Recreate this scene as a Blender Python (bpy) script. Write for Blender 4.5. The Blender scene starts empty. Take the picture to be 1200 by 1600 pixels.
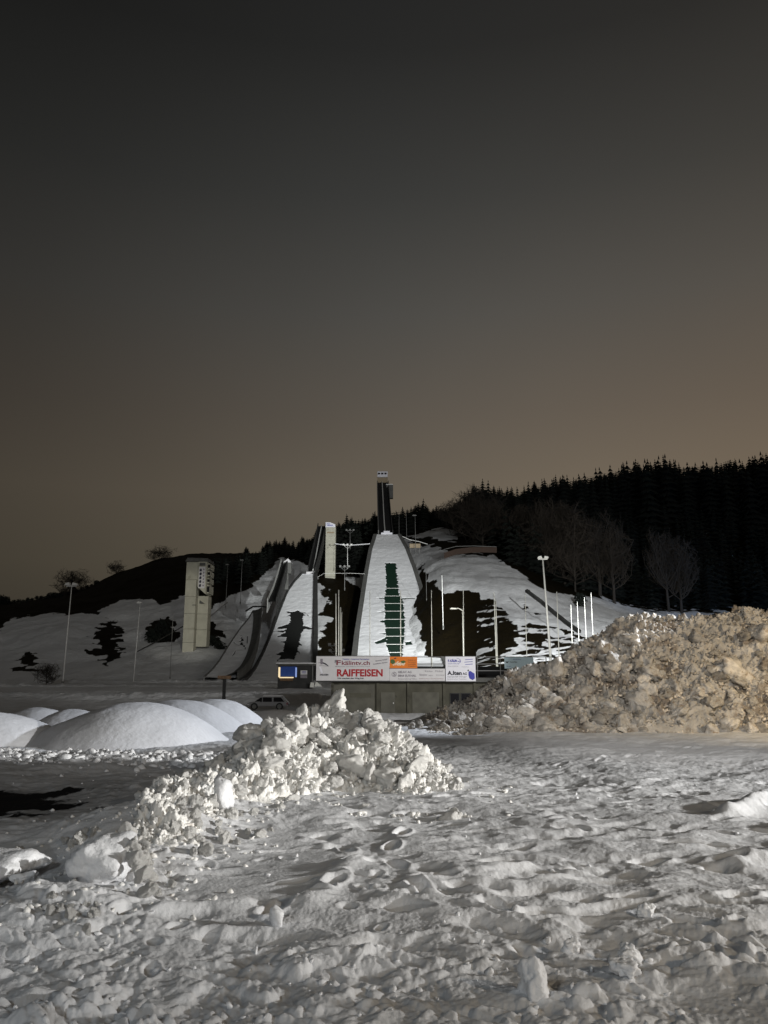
import bpy, math, random
import numpy as np
from mathutils import Vector, Matrix, noise as mnoise
R = math.radians
random.seed(7); rng = np.random.default_rng(7)
S = bpy.context.scene
COL = S.collection

# ------------------------------------------------------------------ camera
EYE, TILT, F = 1.6, R(11.77), 1200.0
cam = bpy.data.objects.new('camera', bpy.data.cameras.new('camera')); COL.objects.link(cam)
cam.location = (0, 0, EYE); cam.rotation_euler = (math.pi/2 + TILT, 0, 0)
cam.data.sensor_fit = 'HORIZONTAL'; cam.data.sensor_width = 36; cam.data.lens = 36
cam.data.clip_start = .05; cam.data.clip_end = 4000
S.camera = cam

# ------------------------------------------------------------------ night sky: town glow near the horizon, darker overhead
W = bpy.data.worlds.new('World'); S.world = W; W.use_nodes = True
nt = W.node_tree; nt.nodes.clear()
N = nt.nodes.new; L = nt.links.new
out = N('ShaderNodeOutputWorld'); bg = N('ShaderNodeBackground'); tc = N('ShaderNodeTexCoord'); sp = N('ShaderNodeSeparateXYZ')
L(tc.outputs['Generated'], sp.inputs[0])
ramp = N('ShaderNodeValToRGB'); L(sp.outputs['Z'], ramp.inputs[0])
def srgb(*c): return tuple((x/255/12.92 if x <= 10 else ((x/255+.055)/1.055)**2.4) for x in c) + (1,)
els = [(0, (80, 74, 64)), (.13, (106, 98, 84)), (.22, (111, 102, 89)), (.32, (98, 91, 82)), (.44, (82, 80, 76)), (.56, (62, 62, 60)), (.68, (43, 43, 42)), (.85, (29, 29, 30)), (1, (24, 24, 26))]
cr = ramp.color_ramp
while len(cr.elements) < len(els): cr.elements.new(.5)
for e, (p, c) in zip(cr.elements, els): e.position = p; e.color = srgb(*c)
mr = N('ShaderNodeMapRange'); L(sp.outputs['X'], mr.inputs['Value'])
mr.inputs['From Min'].default_value = -.58; mr.inputs['From Max'].default_value = .25; mr.inputs['To Min'].default_value = .34; mr.inputs['To Max'].default_value = 1.0
mr.interpolation_type = 'SMOOTHSTEP'
mw = N('ShaderNodeMapRange'); L(sp.outputs['X'], mw.inputs['Value'])
mw.inputs['From Min'].default_value = 0; mw.inputs['From Max'].default_value = .5; mw.inputs['To Min'].default_value = 0; mw.inputs['To Max'].default_value = 1
mx = N('ShaderNodeMix'); mx.data_type = 'RGBA'; mx.blend_type = 'MULTIPLY'; L(mw.outputs[0], mx.inputs[0]); L(ramp.outputs[0], mx.inputs[6]); mx.inputs[7].default_value = (1.05, .97, .90, 1)
nz = N('ShaderNodeTexNoise'); nz.inputs['Scale'].default_value = 2.2; nz.inputs['Detail'].default_value = 3; L(tc.outputs['Generated'], nz.inputs['Vector'])
mn = N('ShaderNodeMapRange'); L(nz.outputs[0], mn.inputs['Value']); mn.inputs['To Min'].default_value = .9; mn.inputs['To Max'].default_value = 1.1
ml = N('ShaderNodeMath'); ml.operation = 'MULTIPLY'; L(mr.outputs[0], ml.inputs[0]); L(mn.outputs[0], ml.inputs[1])
L(mx.outputs[2], bg.inputs[0]); L(ml.outputs[0], bg.inputs[1]); L(bg.outputs[0], out.inputs[0])

# ------------------------------------------------------------------ lights: dim cool glow of the night plus floodlights and added fill spots
def light(name, kind, loc, energy, color, size=.5, aim=None, spot=None, blend=.6):
    d = bpy.data.lights.new(name, kind); d.energy = energy; d.color = color
    if kind == 'SUN': d.angle = size
    else: d.shadow_soft_size = size
    if spot: d.spot_size = R(spot); d.spot_blend = blend
    o = bpy.data.objects.new(name, d); COL.objects.link(o); o.location = loc
    if aim is not None: o.rotation_euler = (Vector(aim) - Vector(loc)).to_track_quat('-Z', 'Y').to_euler()
    return o
light('distant_floodlight', 'SUN', (60, -80, 60), .32, (.95, .98, 1), R(1.5), (-10, 200, 20))
light('car_park_floodlight', 'SPOT', (34, 5.5, 6.4), 62000, (1, .985, .95), .4, (.5, 10.6, 0), 27, 1)
light('street_light', 'SPOT', (8, -4, 5.5), 1150, (1, .80, .55), .2, (3.4, 5.5, 0), 56, 1)
light('sodium_street_light', 'SPOT', (14.5, 14.5, 5.2), 2600, (1, .74, .4), .3, (13, 23, 1.5), 110, 1)
light('cool_floodlight', 'SPOT', (20, 29, 9.0), 27000, (.88, .93, 1), .3, (-7, 21.5, 0), 24, .4)
light('foreground_fill', 'SPOT', (-7, -9, 9), 1500, (.87, .95, 1), 1.2, (0, 7.5, 0), 56, 1)  # added soft fill behind the camera, lifts the foreground shadows
light('banner_fill', 'SPOT', (17, 33, 9), 24000, (1, .99, .97), .3, (0, 60, 2.2), 34, .5)  # added unseen spot that brightens the banners
light('pile_fill', 'SPOT', (1.5, 2, 7.5), 7500, (1, .955, .90), .4, (9, 25, 1.5), 40, .8)  # added frontal fill to lighten the dirty pile
light('pole_fill', 'SPOT', (16, 70, 3), 30000, (1, 1, .94), .3, (10, 100, 8), 75, .6)  # added spot from below, only to brighten the poles
light('slope_floodlight', 'SPOT', (47, 98, 24), 640000, (.98, 1, 1), .6, (42, 195, 16), 62, .8)
light('jump_floodlight', 'SPOT', (20, 120, 22), 600000, (.97, 1, .98), .6, (-6, 232, 20), 38, .8)
light('tower_floodlight', 'SPOT', (-20, 100, 12), 60000, (1, .97, .86), .5, (-46.5, 183, 14), 17, .6)
light('blue_tint_spot', 'SPOT', (150, 170, 15), 220000, (.25, .5, 1), .8, (150, 300, 40), 80, 1)  # added blue spot, tints the trees in place of lit mist

S.view_settings.view_transform = 'Standard'; S.view_settings.look = 'None'
S.view_settings.exposure = 0; S.view_settings.gamma = 1; S.view_settings.use_curve_mapping = False
S.cycles.use_denoising = True; S.cycles.max_bounces = 4; S.cycles.diffuse_bounces = 3; S.cycles.glossy_bounces = 2
S.cycles.sample_clamp_indirect = 4

# ------------------------------------------------------------------ rays of the photograph
CT, ST = math.cos(TILT), math.sin(TILT)
def tslope(py):                       # height above the eye per metre of distance
    yc = (800 - py)/F; return (ST + yc*CT)/(CT - yc*ST)
def at(px, py, Y):
    yc = (800 - py)/F; s = Y/(CT - yc*ST)
    return Vector(((px - 600)/F*s, Y, EYE + (ST + yc*CT)*s))
def project(X, Y, Z):
    z = Z - EYE; d = Y*CT + z*ST
    return 600 + F*X/d, 800 - F*(z*CT - Y*ST)/d

# ------------------------------------------------------------------ numpy noise
def _h(ix, iy, s):
    n = (ix.astype(np.int64)*374761393 + iy.astype(np.int64)*668265263 + s*974634777) & 0xffffffff
    n = ((n ^ (n >> 13))*1274126177) & 0xffffffff
    return ((n ^ (n >> 16)) & 0xffffff)/float(0xffffff)
def vnoise(x, y, s=0):
    ix, iy = np.floor(x), np.floor(y); fx, fy = x-ix, y-iy
    u, v = fx*fx*fx*(fx*(fx*6-15)+10), fy*fy*fy*(fy*(fy*6-15)+10)
    def g(a, b):
        an = _h(ix+a, iy+b, s)*2*math.pi
        return np.cos(an)*(fx-a) + np.sin(an)*(fy-b)
    return ((g(0,0)*(1-u)+g(1,0)*u)*(1-v) + (g(0,1)*(1-u)+g(1,1)*u)*v)*1.5
def fbm(x, y, o=4, s=0, gain=.5):
    r, a = 0, 1
    for k in range(o):
        r = r + a*vnoise(x*2**k + 17*k, y*2**k - 9*k, s+k); a *= gain
    return r
def ridged(x, y, o=3, s=0):
    r, a = 0, 1
    for k in range(o):
        r = r + a*(1-2*np.abs(vnoise(x*2**k+7*k, y*2**k+3*k, s+k))); a *= .5
    return r/1.75
def worley(x, y, s=0):
    ix, iy = np.floor(x), np.floor(y)
    f1 = np.full(x.shape, 9.); f2 = f1.copy(); cid = np.zeros(x.shape)
    for a in (-1, 0, 1):
        for b in (-1, 0, 1):
            cx, cy = ix+a, iy+b
            px_, py_ = cx+_h(cx, cy, s), cy+_h(cx, cy, s+1)
            d = np.hypot(px_-x, py_-y); idr = _h(cx, cy, s+2)
            nearer = d < f1
            f2 = np.where(nearer, f1, np.minimum(f2, d)); cid = np.where(nearer, idr, cid); f1 = np.where(nearer, d, f1)
    return f1, f2, cid
def blocks(x, y, s=0, tilt=.9):        # broken chunks: every cell has its own height and a tilted top
    ix, iy = np.floor(x), np.floor(y); f1 = np.full(x.shape, 9.); f2 = f1.copy(); h = np.zeros(x.shape)
    for a in (-1, 0, 1):
        for b in (-1, 0, 1):
            cx, cy = ix+a, iy+b; px_, py_ = cx+_h(cx, cy, s), cy+_h(cx, cy, s+1); dx, dy = x-px_, y-py_
            d = np.hypot(dx, dy); v = _h(cx, cy, s+2) + tilt*((_h(cx, cy, s+3)-.5)*2*dx + (_h(cx, cy, s+4)-.5)*2*dy)
            nearer = d < f1; f2 = np.where(nearer, f1, np.minimum(f2, d)); h = np.where(nearer, v, h); f1 = np.where(nearer, d, f1)
    e = np.clip((f2-f1)/.22, 0, 1); e = e*(2-e)
    return h*e - .25*(1-e)
def _h3(ix, iy, iz, s): return _h(ix + iz*57., iy - iz*113., s)
def blocks3(x, y, z, s=0, tilt=.9, edge=.34):
    ix, iy, iz = np.floor(x), np.floor(y), np.floor(z); f1 = np.full(x.shape, 9.); f2 = f1.copy(); h = np.zeros(x.shape)
    for a in (-1, 0, 1):
        for b in (-1, 0, 1):
            for c in (-1, 0, 1):
                cx, cy, cz = ix+a, iy+b, iz+c; dx, dy, dz = x-cx-_h3(cx, cy, cz, s), y-cy-_h3(cx, cy, cz, s+1), z-cz-_h3(cx, cy, cz, s+2)
                d = np.sqrt(dx*dx+dy*dy+dz*dz); v = _h3(cx, cy, cz, s+3) + tilt*((_h3(cx, cy, cz, s+4)-.5)*dx + (_h3(cx, cy, cz, s+5)-.5)*dy + (_h3(cx, cy, cz, s+6)-.5)*dz)*2
                nearer = d < f1; f2 = np.where(nearer, f1, np.minimum(f2, d)); h = np.where(nearer, v, h); f1 = np.where(nearer, d, f1)
    e = np.clip((f2-f1)/edge, 0, 1); e = e*(2-e)
    return h*e - .15*(1-e)
def displaced(X, Y, Z, mask, scales, warp=.1, seed=0):   # push a base surface along its normals by broken chunks
    gzy, gzx = np.gradient(Z); dxy, dxx = np.gradient(X); dyy, dyx = np.gradient(Y)
    n = np.stack([-(gzx/np.maximum(dxx, 1e-6)), -(gzy/np.maximum(dyy, 1e-6)), np.ones_like(Z)], -1); n /= np.linalg.norm(n, axis=-1)[..., None]
    for _ in range(6): n[1:-1, 1:-1] = (n[:-2, 1:-1]+n[2:, 1:-1]+n[1:-1, :-2]+n[1:-1, 2:]+n[1:-1, 1:-1])/5
    wx_, wy_, wz_ = X+warp*fbm(X/.4, (Y+Z)/.4, 3, seed+1), Y+warp*fbm(X/.4, (Y+Z)/.4, 3, seed+5), Z+warp*fbm(X/.4+9, (Y-Z)/.4, 3, seed+9)
    d = np.zeros_like(Z)
    for k, (sc, am) in enumerate(scales): d += am*(blocks3(wx_/sc, wy_/sc, wz_/sc, seed+20+k*9)-.35)
    d += .012*fbm(X/.05, (Y+Z)/.05, 2, seed+90)
    d *= mask
    return X+n[..., 0]*d, Y+n[..., 1]*d, Z+n[..., 2]*d
def sstep(a, b, x):
    t = np.clip((x-a)/(b-a), 0, 1); return t*t*(3-2*t)

# ------------------------------------------------------------------ object helpers
def link(o, parent=None, label=None, cat=None, group=None, kind=None):
    COL.objects.link(o)
    if parent is not None: o.parent = parent
    for k, v in (('label', label), ('category', cat), ('group', group), ('kind', kind)):
        if v: o[k] = v
    return o
def thing(name, label, cat, loc=(0, 0, 0), rz=0, group=None):
    o = bpy.data.objects.new(name, None); o.location = loc; o.rotation_euler = (0, 0, rz); o.empty_display_size = .2
    return link(o, None, label, cat, group)
def raw_mesh(name, V, quads=None, tris=None, smooth=False):
    V = np.asarray(V, np.float32).reshape(-1, 3); me = bpy.data.meshes.new(name)
    parts = []; sizes = []
    if quads is not None and len(quads): q = np.asarray(quads, np.int32).reshape(-1, 4); parts.append(q.ravel()); sizes += [4]*len(q)
    if tris is not None and len(tris): t = np.asarray(tris, np.int32).reshape(-1, 3); parts.append(t.ravel()); sizes += [3]*len(t)
    idx = np.concatenate(parts); sizes = np.array(sizes, np.int32)
    me.vertices.add(len(V)); me.vertices.foreach_set('co', V.ravel())
    me.loops.add(len(idx)); me.loops.foreach_set('vertex_index', idx)
    me.polygons.add(len(sizes)); me.polygons.foreach_set('loop_start', np.concatenate(([0], np.cumsum(sizes)[:-1])).astype(np.int32))
    me.polygons.foreach_set('loop_total', sizes)
    if smooth: me.polygons.foreach_set('use_smooth', np.ones(len(sizes), bool))
    me.update(calc_edges=True); me.validate(); return me
def grid_quads(nr, nc):
    i = np.arange((nr-1)*(nc-1)); r, c = i//(nc-1), i % (nc-1); a = r*nc+c
    return np.stack([a, a+1, a+nc+1, a+nc], 1)
def grid_mesh(name, X, Y, Z, keep=None):
    q = grid_quads(*X.shape)
    if keep is not None: q = q[keep.ravel()]
    return raw_mesh(name, np.stack([X, Y, Z], -1), q, smooth=True)
def mobj(name, me, mat, parent=None, **k):
    if mat is not None: me.materials.append(mat)
    return link(bpy.data.objects.new(name, me), parent, **k)
class MB:
    def __init__(s): s.v = []; s.f = []
    def add(s, v, f): b = len(s.v); s.v += [tuple(p) for p in v]; s.f += [tuple(i+b for i in q) for q in f]; return s
    def box(s, a, b):
        (x0, y0, z0), (x1, y1, z1) = a, b
        return s.add([(x0,y0,z0),(x1,y0,z0),(x1,y1,z0),(x0,y1,z0),(x0,y0,z1),(x1,y0,z1),(x1,y1,z1),(x0,y1,z1)],
                     [(0,3,2,1),(4,5,6,7),(0,1,5,4),(1,2,6,5),(2,3,7,6),(3,0,4,7)])
    def prism(s, poly, y0, y1):              # polygon in xz, extruded along y
        n = len(poly); v = [(x, y0, z) for x, z in poly] + [(x, y1, z) for x, z in poly]
        return s.add(v, [tuple(range(n)), tuple(range(2*n-1, n-1, -1))] + [(i, i+n, (i+1) % n+n, (i+1) % n) for i in range(n)])
    def tube(s, pts, rad, n=8, r1=None):
        pts = [Vector(p) for p in pts]; rings = []; m = len(pts)
        for i, p in enumerate(pts):
            d = (pts[min(i+1, m-1)] - pts[max(i-1, 0)]).normalized()
            u = d.cross(Vector((0, 0, 1)) if abs(d.z) < .9 else Vector((1, 0, 0))).normalized(); w = d.cross(u)
            r = rad if r1 is None else rad + (r1-rad)*i/max(m-1, 1)
            rings += [p + (u*math.cos(2*math.pi*k/n) + w*math.sin(2*math.pi*k/n))*r for k in range(n)]
        f = [(i*n+k, i*n+(k+1) % n, (i+1)*n+(k+1) % n, (i+1)*n+k) for i in range(m-1) for k in range(n)]
        f += [tuple(range(n-1, -1, -1)), tuple(range((m-1)*n, m*n))]
        return s.add(rings, f)
    def mesh(s, name, smooth=False):
        me = bpy.data.meshes.new(name); me.from_pydata(s.v, [], s.f)
        if smooth: me.polygons.foreach_set('use_smooth', np.ones(len(me.polygons), bool))
        me.update(); return me
    def build(s, name, mat, parent=None, smooth=False, bevel=0, **k):
        o = mobj(name, s.mesh(name, smooth), mat, parent, **k)
        if bevel:
            m = o.modifiers.new('bevel', 'BEVEL'); m.width = bevel; m.segments = 2
        return o
def copy_tree(o, parent=None):
    c = o.copy(); COL.objects.link(c); c.parent = parent
    for ch in list(o.children): copy_tree(ch, c)
    return c

# ------------------------------------------------------------------ materials
def mat(name, color, rough=.7, metal=0, var=.12, scale=3, bump=0, bscale=20, rnd=0, emit=None, dark=None, dscale=1.5, dfac=.5):
    m = bpy.data.materials.new(name); m.use_nodes = True; t = m.node_tree; b = t.nodes['Principled BSDF']
    n, l = t.nodes.new, t.links.new
    b.inputs['Roughness'].default_value = rough; b.inputs['Metallic'].default_value = metal; b.inputs['Specular IOR Level'].default_value = .3
    c = n('ShaderNodeTexCoord'); z = n('ShaderNodeTexNoise'); z.inputs['Scale'].default_value = scale; z.inputs['Detail'].default_value = 6; l(c.outputs['Object'], z.inputs['Vector'])
    r = n('ShaderNodeMapRange'); l(z.outputs[0], r.inputs['Value']); r.inputs['From Min'].default_value = .3; r.inputs['From Max'].default_value = .7
    r.inputs['To Min'].default_value = 1-var; r.inputs['To Max'].default_value = 1+var
    x = n('ShaderNodeMix'); x.data_type = 'RGBA'; x.blend_type = 'MULTIPLY'; x.inputs[0].default_value = 1; x.inputs[6].default_value = (*color, 1)
    l(r.outputs[0], x.inputs[7]); last = x.outputs[2]
    if dark:
        z2 = n('ShaderNodeTexNoise'); z2.inputs['Scale'].default_value = dscale; z2.inputs['Detail'].default_value = 8; z2.inputs['Roughness'].default_value = .65; l(c.outputs['Object'], z2.inputs['Vector'])
        r2 = n('ShaderNodeMapRange'); r2.interpolation_type = 'SMOOTHSTEP'; l(z2.outputs[0], r2.inputs['Value']); r2.inputs['From Min'].default_value = dfac; r2.inputs['From Max'].default_value = dfac+.12
        y = n('ShaderNodeMix'); y.data_type = 'RGBA'; l(r2.outputs[0], y.inputs[0]); l(last, y.inputs[6]); y.inputs[7].default_value = (*dark, 1); last = y.outputs[2]
    if rnd:
        oi = n('ShaderNodeObjectInfo'); rr = n('ShaderNodeMapRange'); l(oi.outputs['Random'], rr.inputs['Value']); rr.inputs['To Min'].default_value = 1-rnd; rr.inputs['To Max'].default_value = 1+rnd*.5
        y = n('ShaderNodeMix'); y.data_type = 'RGBA'; y.blend_type = 'MULTIPLY'; y.inputs[0].default_value = 1; l(last, y.inputs[6]); l(rr.outputs[0], y.inputs[7]); last = y.outputs[2]
    l(last, b.inputs['Base Color'])
    if bump:
        z3 = n('ShaderNodeTexNoise'); z3.inputs['Scale'].default_value = bscale; z3.inputs['Detail'].default_value = 6; l(c.outputs['Object'], z3.inputs['Vector'])
        bp = n('ShaderNodeBump'); bp.inputs['Strength'].default_value = 1; bp.inputs['Distance'].default_value = bump; l(z3.outputs[0], bp.inputs['Height']); l(bp.outputs[0], b.inputs['Normal'])
    if emit: b.inputs['Emission Color'].default_value = (*emit[0], 1); b.inputs['Emission Strength'].default_value = emit[1]
    return m
M = dict(
    snow=mat('snow', (.80, .81, .83), .55, var=.05, scale=4, bump=.012, bscale=28),
    snow_heap=mat('ploughed_snow', (.88, .87, .84), .5, var=.06, scale=3, bump=.02, bscale=22, rnd=.08, dark=(.62, .52, .41), dscale=1.6, dfac=.63),
    snow_mound=mat('mound_snow', (.78, .79, .82), .6, var=.06, scale=1.2, bump=.012, bscale=9),
    dirty=mat('dirty_snow', (.41, .39, .36), .75, var=.3, scale=1.1, bump=.03, bscale=14, dark=(.21, .18, .15), dscale=.9, dfac=.47),
    dirty_clod=mat('icy_clod', (.54, .51, .465), .5, var=.3, scale=2.5, bump=.03, bscale=12, rnd=.55, dark=(.30, .24, .18), dscale=1.3, dfac=.54),
    dirty_small=mat('gritty_snow', (.46, .42, .365), .6, var=.5, scale=2.2, bump=.01, bscale=16),
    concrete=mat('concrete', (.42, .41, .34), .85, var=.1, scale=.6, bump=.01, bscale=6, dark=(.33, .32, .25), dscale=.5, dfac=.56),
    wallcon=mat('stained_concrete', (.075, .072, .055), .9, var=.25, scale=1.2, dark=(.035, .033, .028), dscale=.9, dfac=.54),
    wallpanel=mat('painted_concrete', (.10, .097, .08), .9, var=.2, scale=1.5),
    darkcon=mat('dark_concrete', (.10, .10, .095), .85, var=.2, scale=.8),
    darkwall=mat('dark_boards', (.035, .035, .034), .8, var=.3, scale=1),
    steel=mat('galvanised_steel', (.62, .62, .60), .5, .1, var=.1),
    dimsteel=mat('weathered_steel', (.16, .16, .155), .6, .2, var=.1),
    flag=mat('white_pole_paint', (.78, .78, .72), .4, var=.03),
    black=mat('black_paint', (.012, .012, .012), .6, var=.1),
    rail=mat('railing_paint', (.10, .10, .10), .5, .3, var=.1),
    green=mat('green_mat', (.0015, .020, .0095), .8, var=.2, scale=2),
    darkmat=mat('dark_mat', (.006, .007, .006), .95, var=.3, scale=2),
    signw=mat('white_banner', (.60, .59, .60), .5, var=.04), signw2=mat('bright_banner', (.72, .72, .78), .5, var=.03),
    orange=mat('orange_banner', (.72, .19, .015), .5, var=.08), signb=mat('pale_blue_banner', (.50, .66, .74), .5, var=.04),
    red=mat('red_lettering', (.36, .012, .02), .5, var=.05), maroon=mat('maroon_lettering', (.22, .06, .08), .5), ink=mat('dark_lettering', (.03, .03, .045), .5),
    greyink=mat('grey_lettering', (.22, .2, .23), .5), blueink=mat('blue_lettering', (.03, .035, .32), .5), greenink=mat('green_lettering', (.06, .12, .03), .5), cream=mat('cream_lettering', (.8, .78, .6), .5),
    glass=mat('dark_glass', (.01, .01, .012), .15, var=.05), vanpaint=mat('grey_van_paint', (.25, .25, .26), .35, var=.05),
    blue=mat('blue_panel', (.02, .07, .32), .5, var=.1), lit=mat('lit_frame', (.8, .7, .5), .5, emit=((1, .78, .45), .75)), litb=mat('lit_blue_frame', (.3, .4, .7), .5, emit=((.35, .5, 1), .45)),
    wood=mat('brown_wood', (.12, .075, .045), .8, var=.3, scale=4), tan=mat('tan_cladding', (.30, .24, .16), .7, var=.1),
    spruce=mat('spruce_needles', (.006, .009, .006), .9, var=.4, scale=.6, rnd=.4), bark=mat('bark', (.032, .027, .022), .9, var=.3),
    twig=mat('bare_twigs', (.030, .024, .018), .9, var=.2, rnd=.25), fence=mat('rust_brown_boards', (.045, .028, .02), .8, var=.2),
    asphalt=mat('asphalt', (.03, .03, .032), .8, var=.3))
def ground_material(name, snow, bare, bscale, bump, ns=.35, painted_shade=1):
    m = bpy.data.materials.new(name); m.use_nodes = True; t = m.node_tree; b = t.nodes['Principled BSDF']; n, l = t.nodes.new, t.links.new
    b.inputs['Roughness'].default_value = .75; b.inputs['Specular IOR Level'].default_value = .06
    c = n('ShaderNodeTexCoord'); at_ = n('ShaderNodeAttribute'); at_.attribute_name = 'bare'
    z = n('ShaderNodeTexNoise'); z.inputs['Scale'].default_value = ns; z.inputs['Detail'].default_value = 9; z.inputs['Roughness'].default_value = .7; l(c.outputs['Object'], z.inputs['Vector'])
    a = n('ShaderNodeMath'); a.operation = 'ADD'; l(at_.outputs['Fac'], a.inputs[0]); l(z.outputs[0], a.inputs[1])
    r = n('ShaderNodeMapRange'); l(a.outputs[0], r.inputs['Value']); r.inputs['From Min'].default_value = .97; r.inputs['From Max'].default_value = 1.03
    z2 = n('ShaderNodeTexNoise'); z2.inputs['Scale'].default_value = 1.3; z2.inputs['Detail'].default_value = 5; l(c.outputs['Object'], z2.inputs['Vector'])
    r2 = n('ShaderNodeMapRange'); l(z2.outputs[0], r2.inputs['Value']); r2.inputs['To Min'].default_value = .88; r2.inputs['To Max'].default_value = 1.06
    s = n('ShaderNodeMix'); s.data_type = 'RGBA'; s.blend_type = 'MULTIPLY'; s.inputs[0].default_value = 1; s.inputs[6].default_value = (*snow, 1); sl_ = n('ShaderNodeMapRange'); l(at_.outputs['Fac'], sl_.inputs['Value']); sl_.inputs['From Max'].default_value = .6; sl_.inputs['To Min'].default_value = 1; sl_.inputs['To Max'].default_value = painted_shade; mm = n('ShaderNodeMath'); mm.operation = 'MULTIPLY'; l(r2.outputs[0], mm.inputs[0]); l(sl_.outputs[0], mm.inputs[1]); l(mm.outputs[0], s.inputs[7])
    g = n('ShaderNodeMix'); g.data_type = 'RGBA'; l(z2.outputs[0], g.inputs[0]); g.inputs[6].default_value = (*[v*.5 for v in bare], 1); g.inputs[7].default_value = (*[v*1.5 for v in bare], 1)
    x = n('ShaderNodeMix'); x.data_type = 'RGBA'; l(r.outputs[0], x.inputs[0]); l(s.outputs[2], x.inputs[6]); l(g.outputs[2], x.inputs[7]); l(x.outputs[2], b.inputs['Base Color'])
    z3 = n('ShaderNodeTexNoise'); z3.inputs['Scale'].default_value = bscale; z3.inputs['Detail'].default_value = 7; z3.inputs['Roughness'].default_value = .6; l(c.outputs['Object'], z3.inputs['Vector'])
    bp = n('ShaderNodeBump'); bp.inputs['Distance'].default_value = bump; l(z3.outputs[0], bp.inputs['Height']); l(bp.outputs[0], b.inputs['Normal'])
    return m
M['ground'] = ground_material('trampled_snow', (.74, .75, .77), (.012, .012, .013), 24, .011, 1.5, .42)  # last factor paints the heap's shade into the snow colour
M['slope'] = ground_material('hillside', (.74, .75, .76), (.009, .0065, .0023), .9, .35)

# ------------------------------------------------------------------ far terrain
cols = [-1400, -300, 0, 100, 200, 250, 300, 400, 500, 600, 700, 800, 900, 1000, 1100, 1200, 1500, 2600]
def zr(z, Y): return 800 - F*math.tan(math.atan((z-EYE)/Y) - TILT)
def flat(v): return [v]*len(cols)
rows = [
 (24, flat(zr(-.12, 24))), (30, flat(zr(-.45, 30))), (40, flat(zr(-1.2, 40))), (60, flat(zr(-1.45, 60))),
 (75, flat(zr(-1.9, 75))), (88, [1079.5]*9 + [1092]*9), (95, [1076]*9 + [1088]*9), (110, flat(1074.5)), (130, [1070]*9 + [1072]*9),
 (150, [1064]*10 + [1064, 1060, 1058, 1056, 1060, 1064, 1064, 1064]),
 (185, [1035, 1035, 1035, 1030, 1025, 1022, 1020, 1030, 1045, 1045, 1038, 1008, 1003, 1020, 1040, 1050, 1050, 1050]),
 (220, [1000, 1000, 1000, 985, 985, 980, 978, 990, 1015, 1018, 975, 960, 965, 985, 1010, 1030, 1030, 1030]),
 (260, [970, 970, 970, 958, 950, 945, 940, 950, 962, 972, 905, 905, 938, 962, 985, 1005, 1010, 1010]),
 (300, [965, 965, 958, 945, 930, 915, 910, 905, 905, 915, 872, 876, 915, 952, 962, 968, 985, 985]),
 (350, [960, 960, 953, 938, 905, 890, 882, 880, 872, 868, 850, 862, 892, 940, 935, 935, 940, 940]),
 (420, [956, 956, 948, 934, 893, 878, 871, 866, 860, 845, 826, 830, 850, 870, 870, 870, 870, 870]),
 (520, [955, 955, 946, 934, 887.5, 872, 865, 865, 852, 822, 803, 778, 765, 745, 742, 735, 730, 730]),
 (640, [975, 975, 966, 950, 905, 890, 880, 875, 865, 840, 815, 790, 775, 752, 748, 742, 738, 738]),
 (900, flat(960)), (1400, flat(1000))]
uc = np.array([(c-600)/F/(CT+.125*ST) for c in cols])
Yr = np.array([r[0] for r in rows], float); T = np.array([[tslope(v) for v in r[1]] for r in rows])
def smoothcols(q):                      # smooth-ish interpolation along u
    i = np.clip(np.searchsorted(uc, q)-1, 0, len(uc)-2); f = np.clip((q-uc[i])/(uc[i+1]-uc[i]), 0, 1)
    return i, f*.5 + .5*f*f*(3-2*f)
def base_t(u, Y):
    i, f = smoothcols(u); j = np.clip(np.searchsorted(Yr, Y)-1, 0, len(Yr)-2); g = np.clip((Y-Yr[j])/(Yr[j+1]-Yr[j]), 0, 1)
    return (T[j, i]*(1-f)+T[j, i+1]*f)*(1-g) + (T[j+1, i]*(1-f)+T[j+1, i+1]*f)*g
nu, ny = 760, 430
u1 = np.concatenate([np.linspace(-1.55, -.6, 40)[:-1], np.linspace(-.6, .6, nu-78), np.linspace(.6, 1.55, 40)[1:]])
Y1 = np.concatenate([np.geomspace(23, 700, ny-8), np.linspace(760, 1400, 8)])
U, YY = np.meshgrid(u1, Y1)
TT = base_t(U, YY)
for _ in range(3):
    TT[2:-2] = (TT[:-4]+TT[1:-3]+TT[2:-2]+TT[3:-1]+TT[4:])/5
    TT[:, 4:-4] = sum(TT[:, 4+k:TT.shape[1]-4+k] for k in range(-4, 5))/9
XX = U*YY; ZZ = EYE + TT*YY
amp = sstep(130, 230, YY)
ZZ = ZZ + amp*(.9*fbm(XX/22, YY/22, 4, 5) + .25*fbm(XX/4, YY/4, 3, 9)) + .10*fbm(XX/5, YY/5, 4, 2)*sstep(24, 34, YY)
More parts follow.
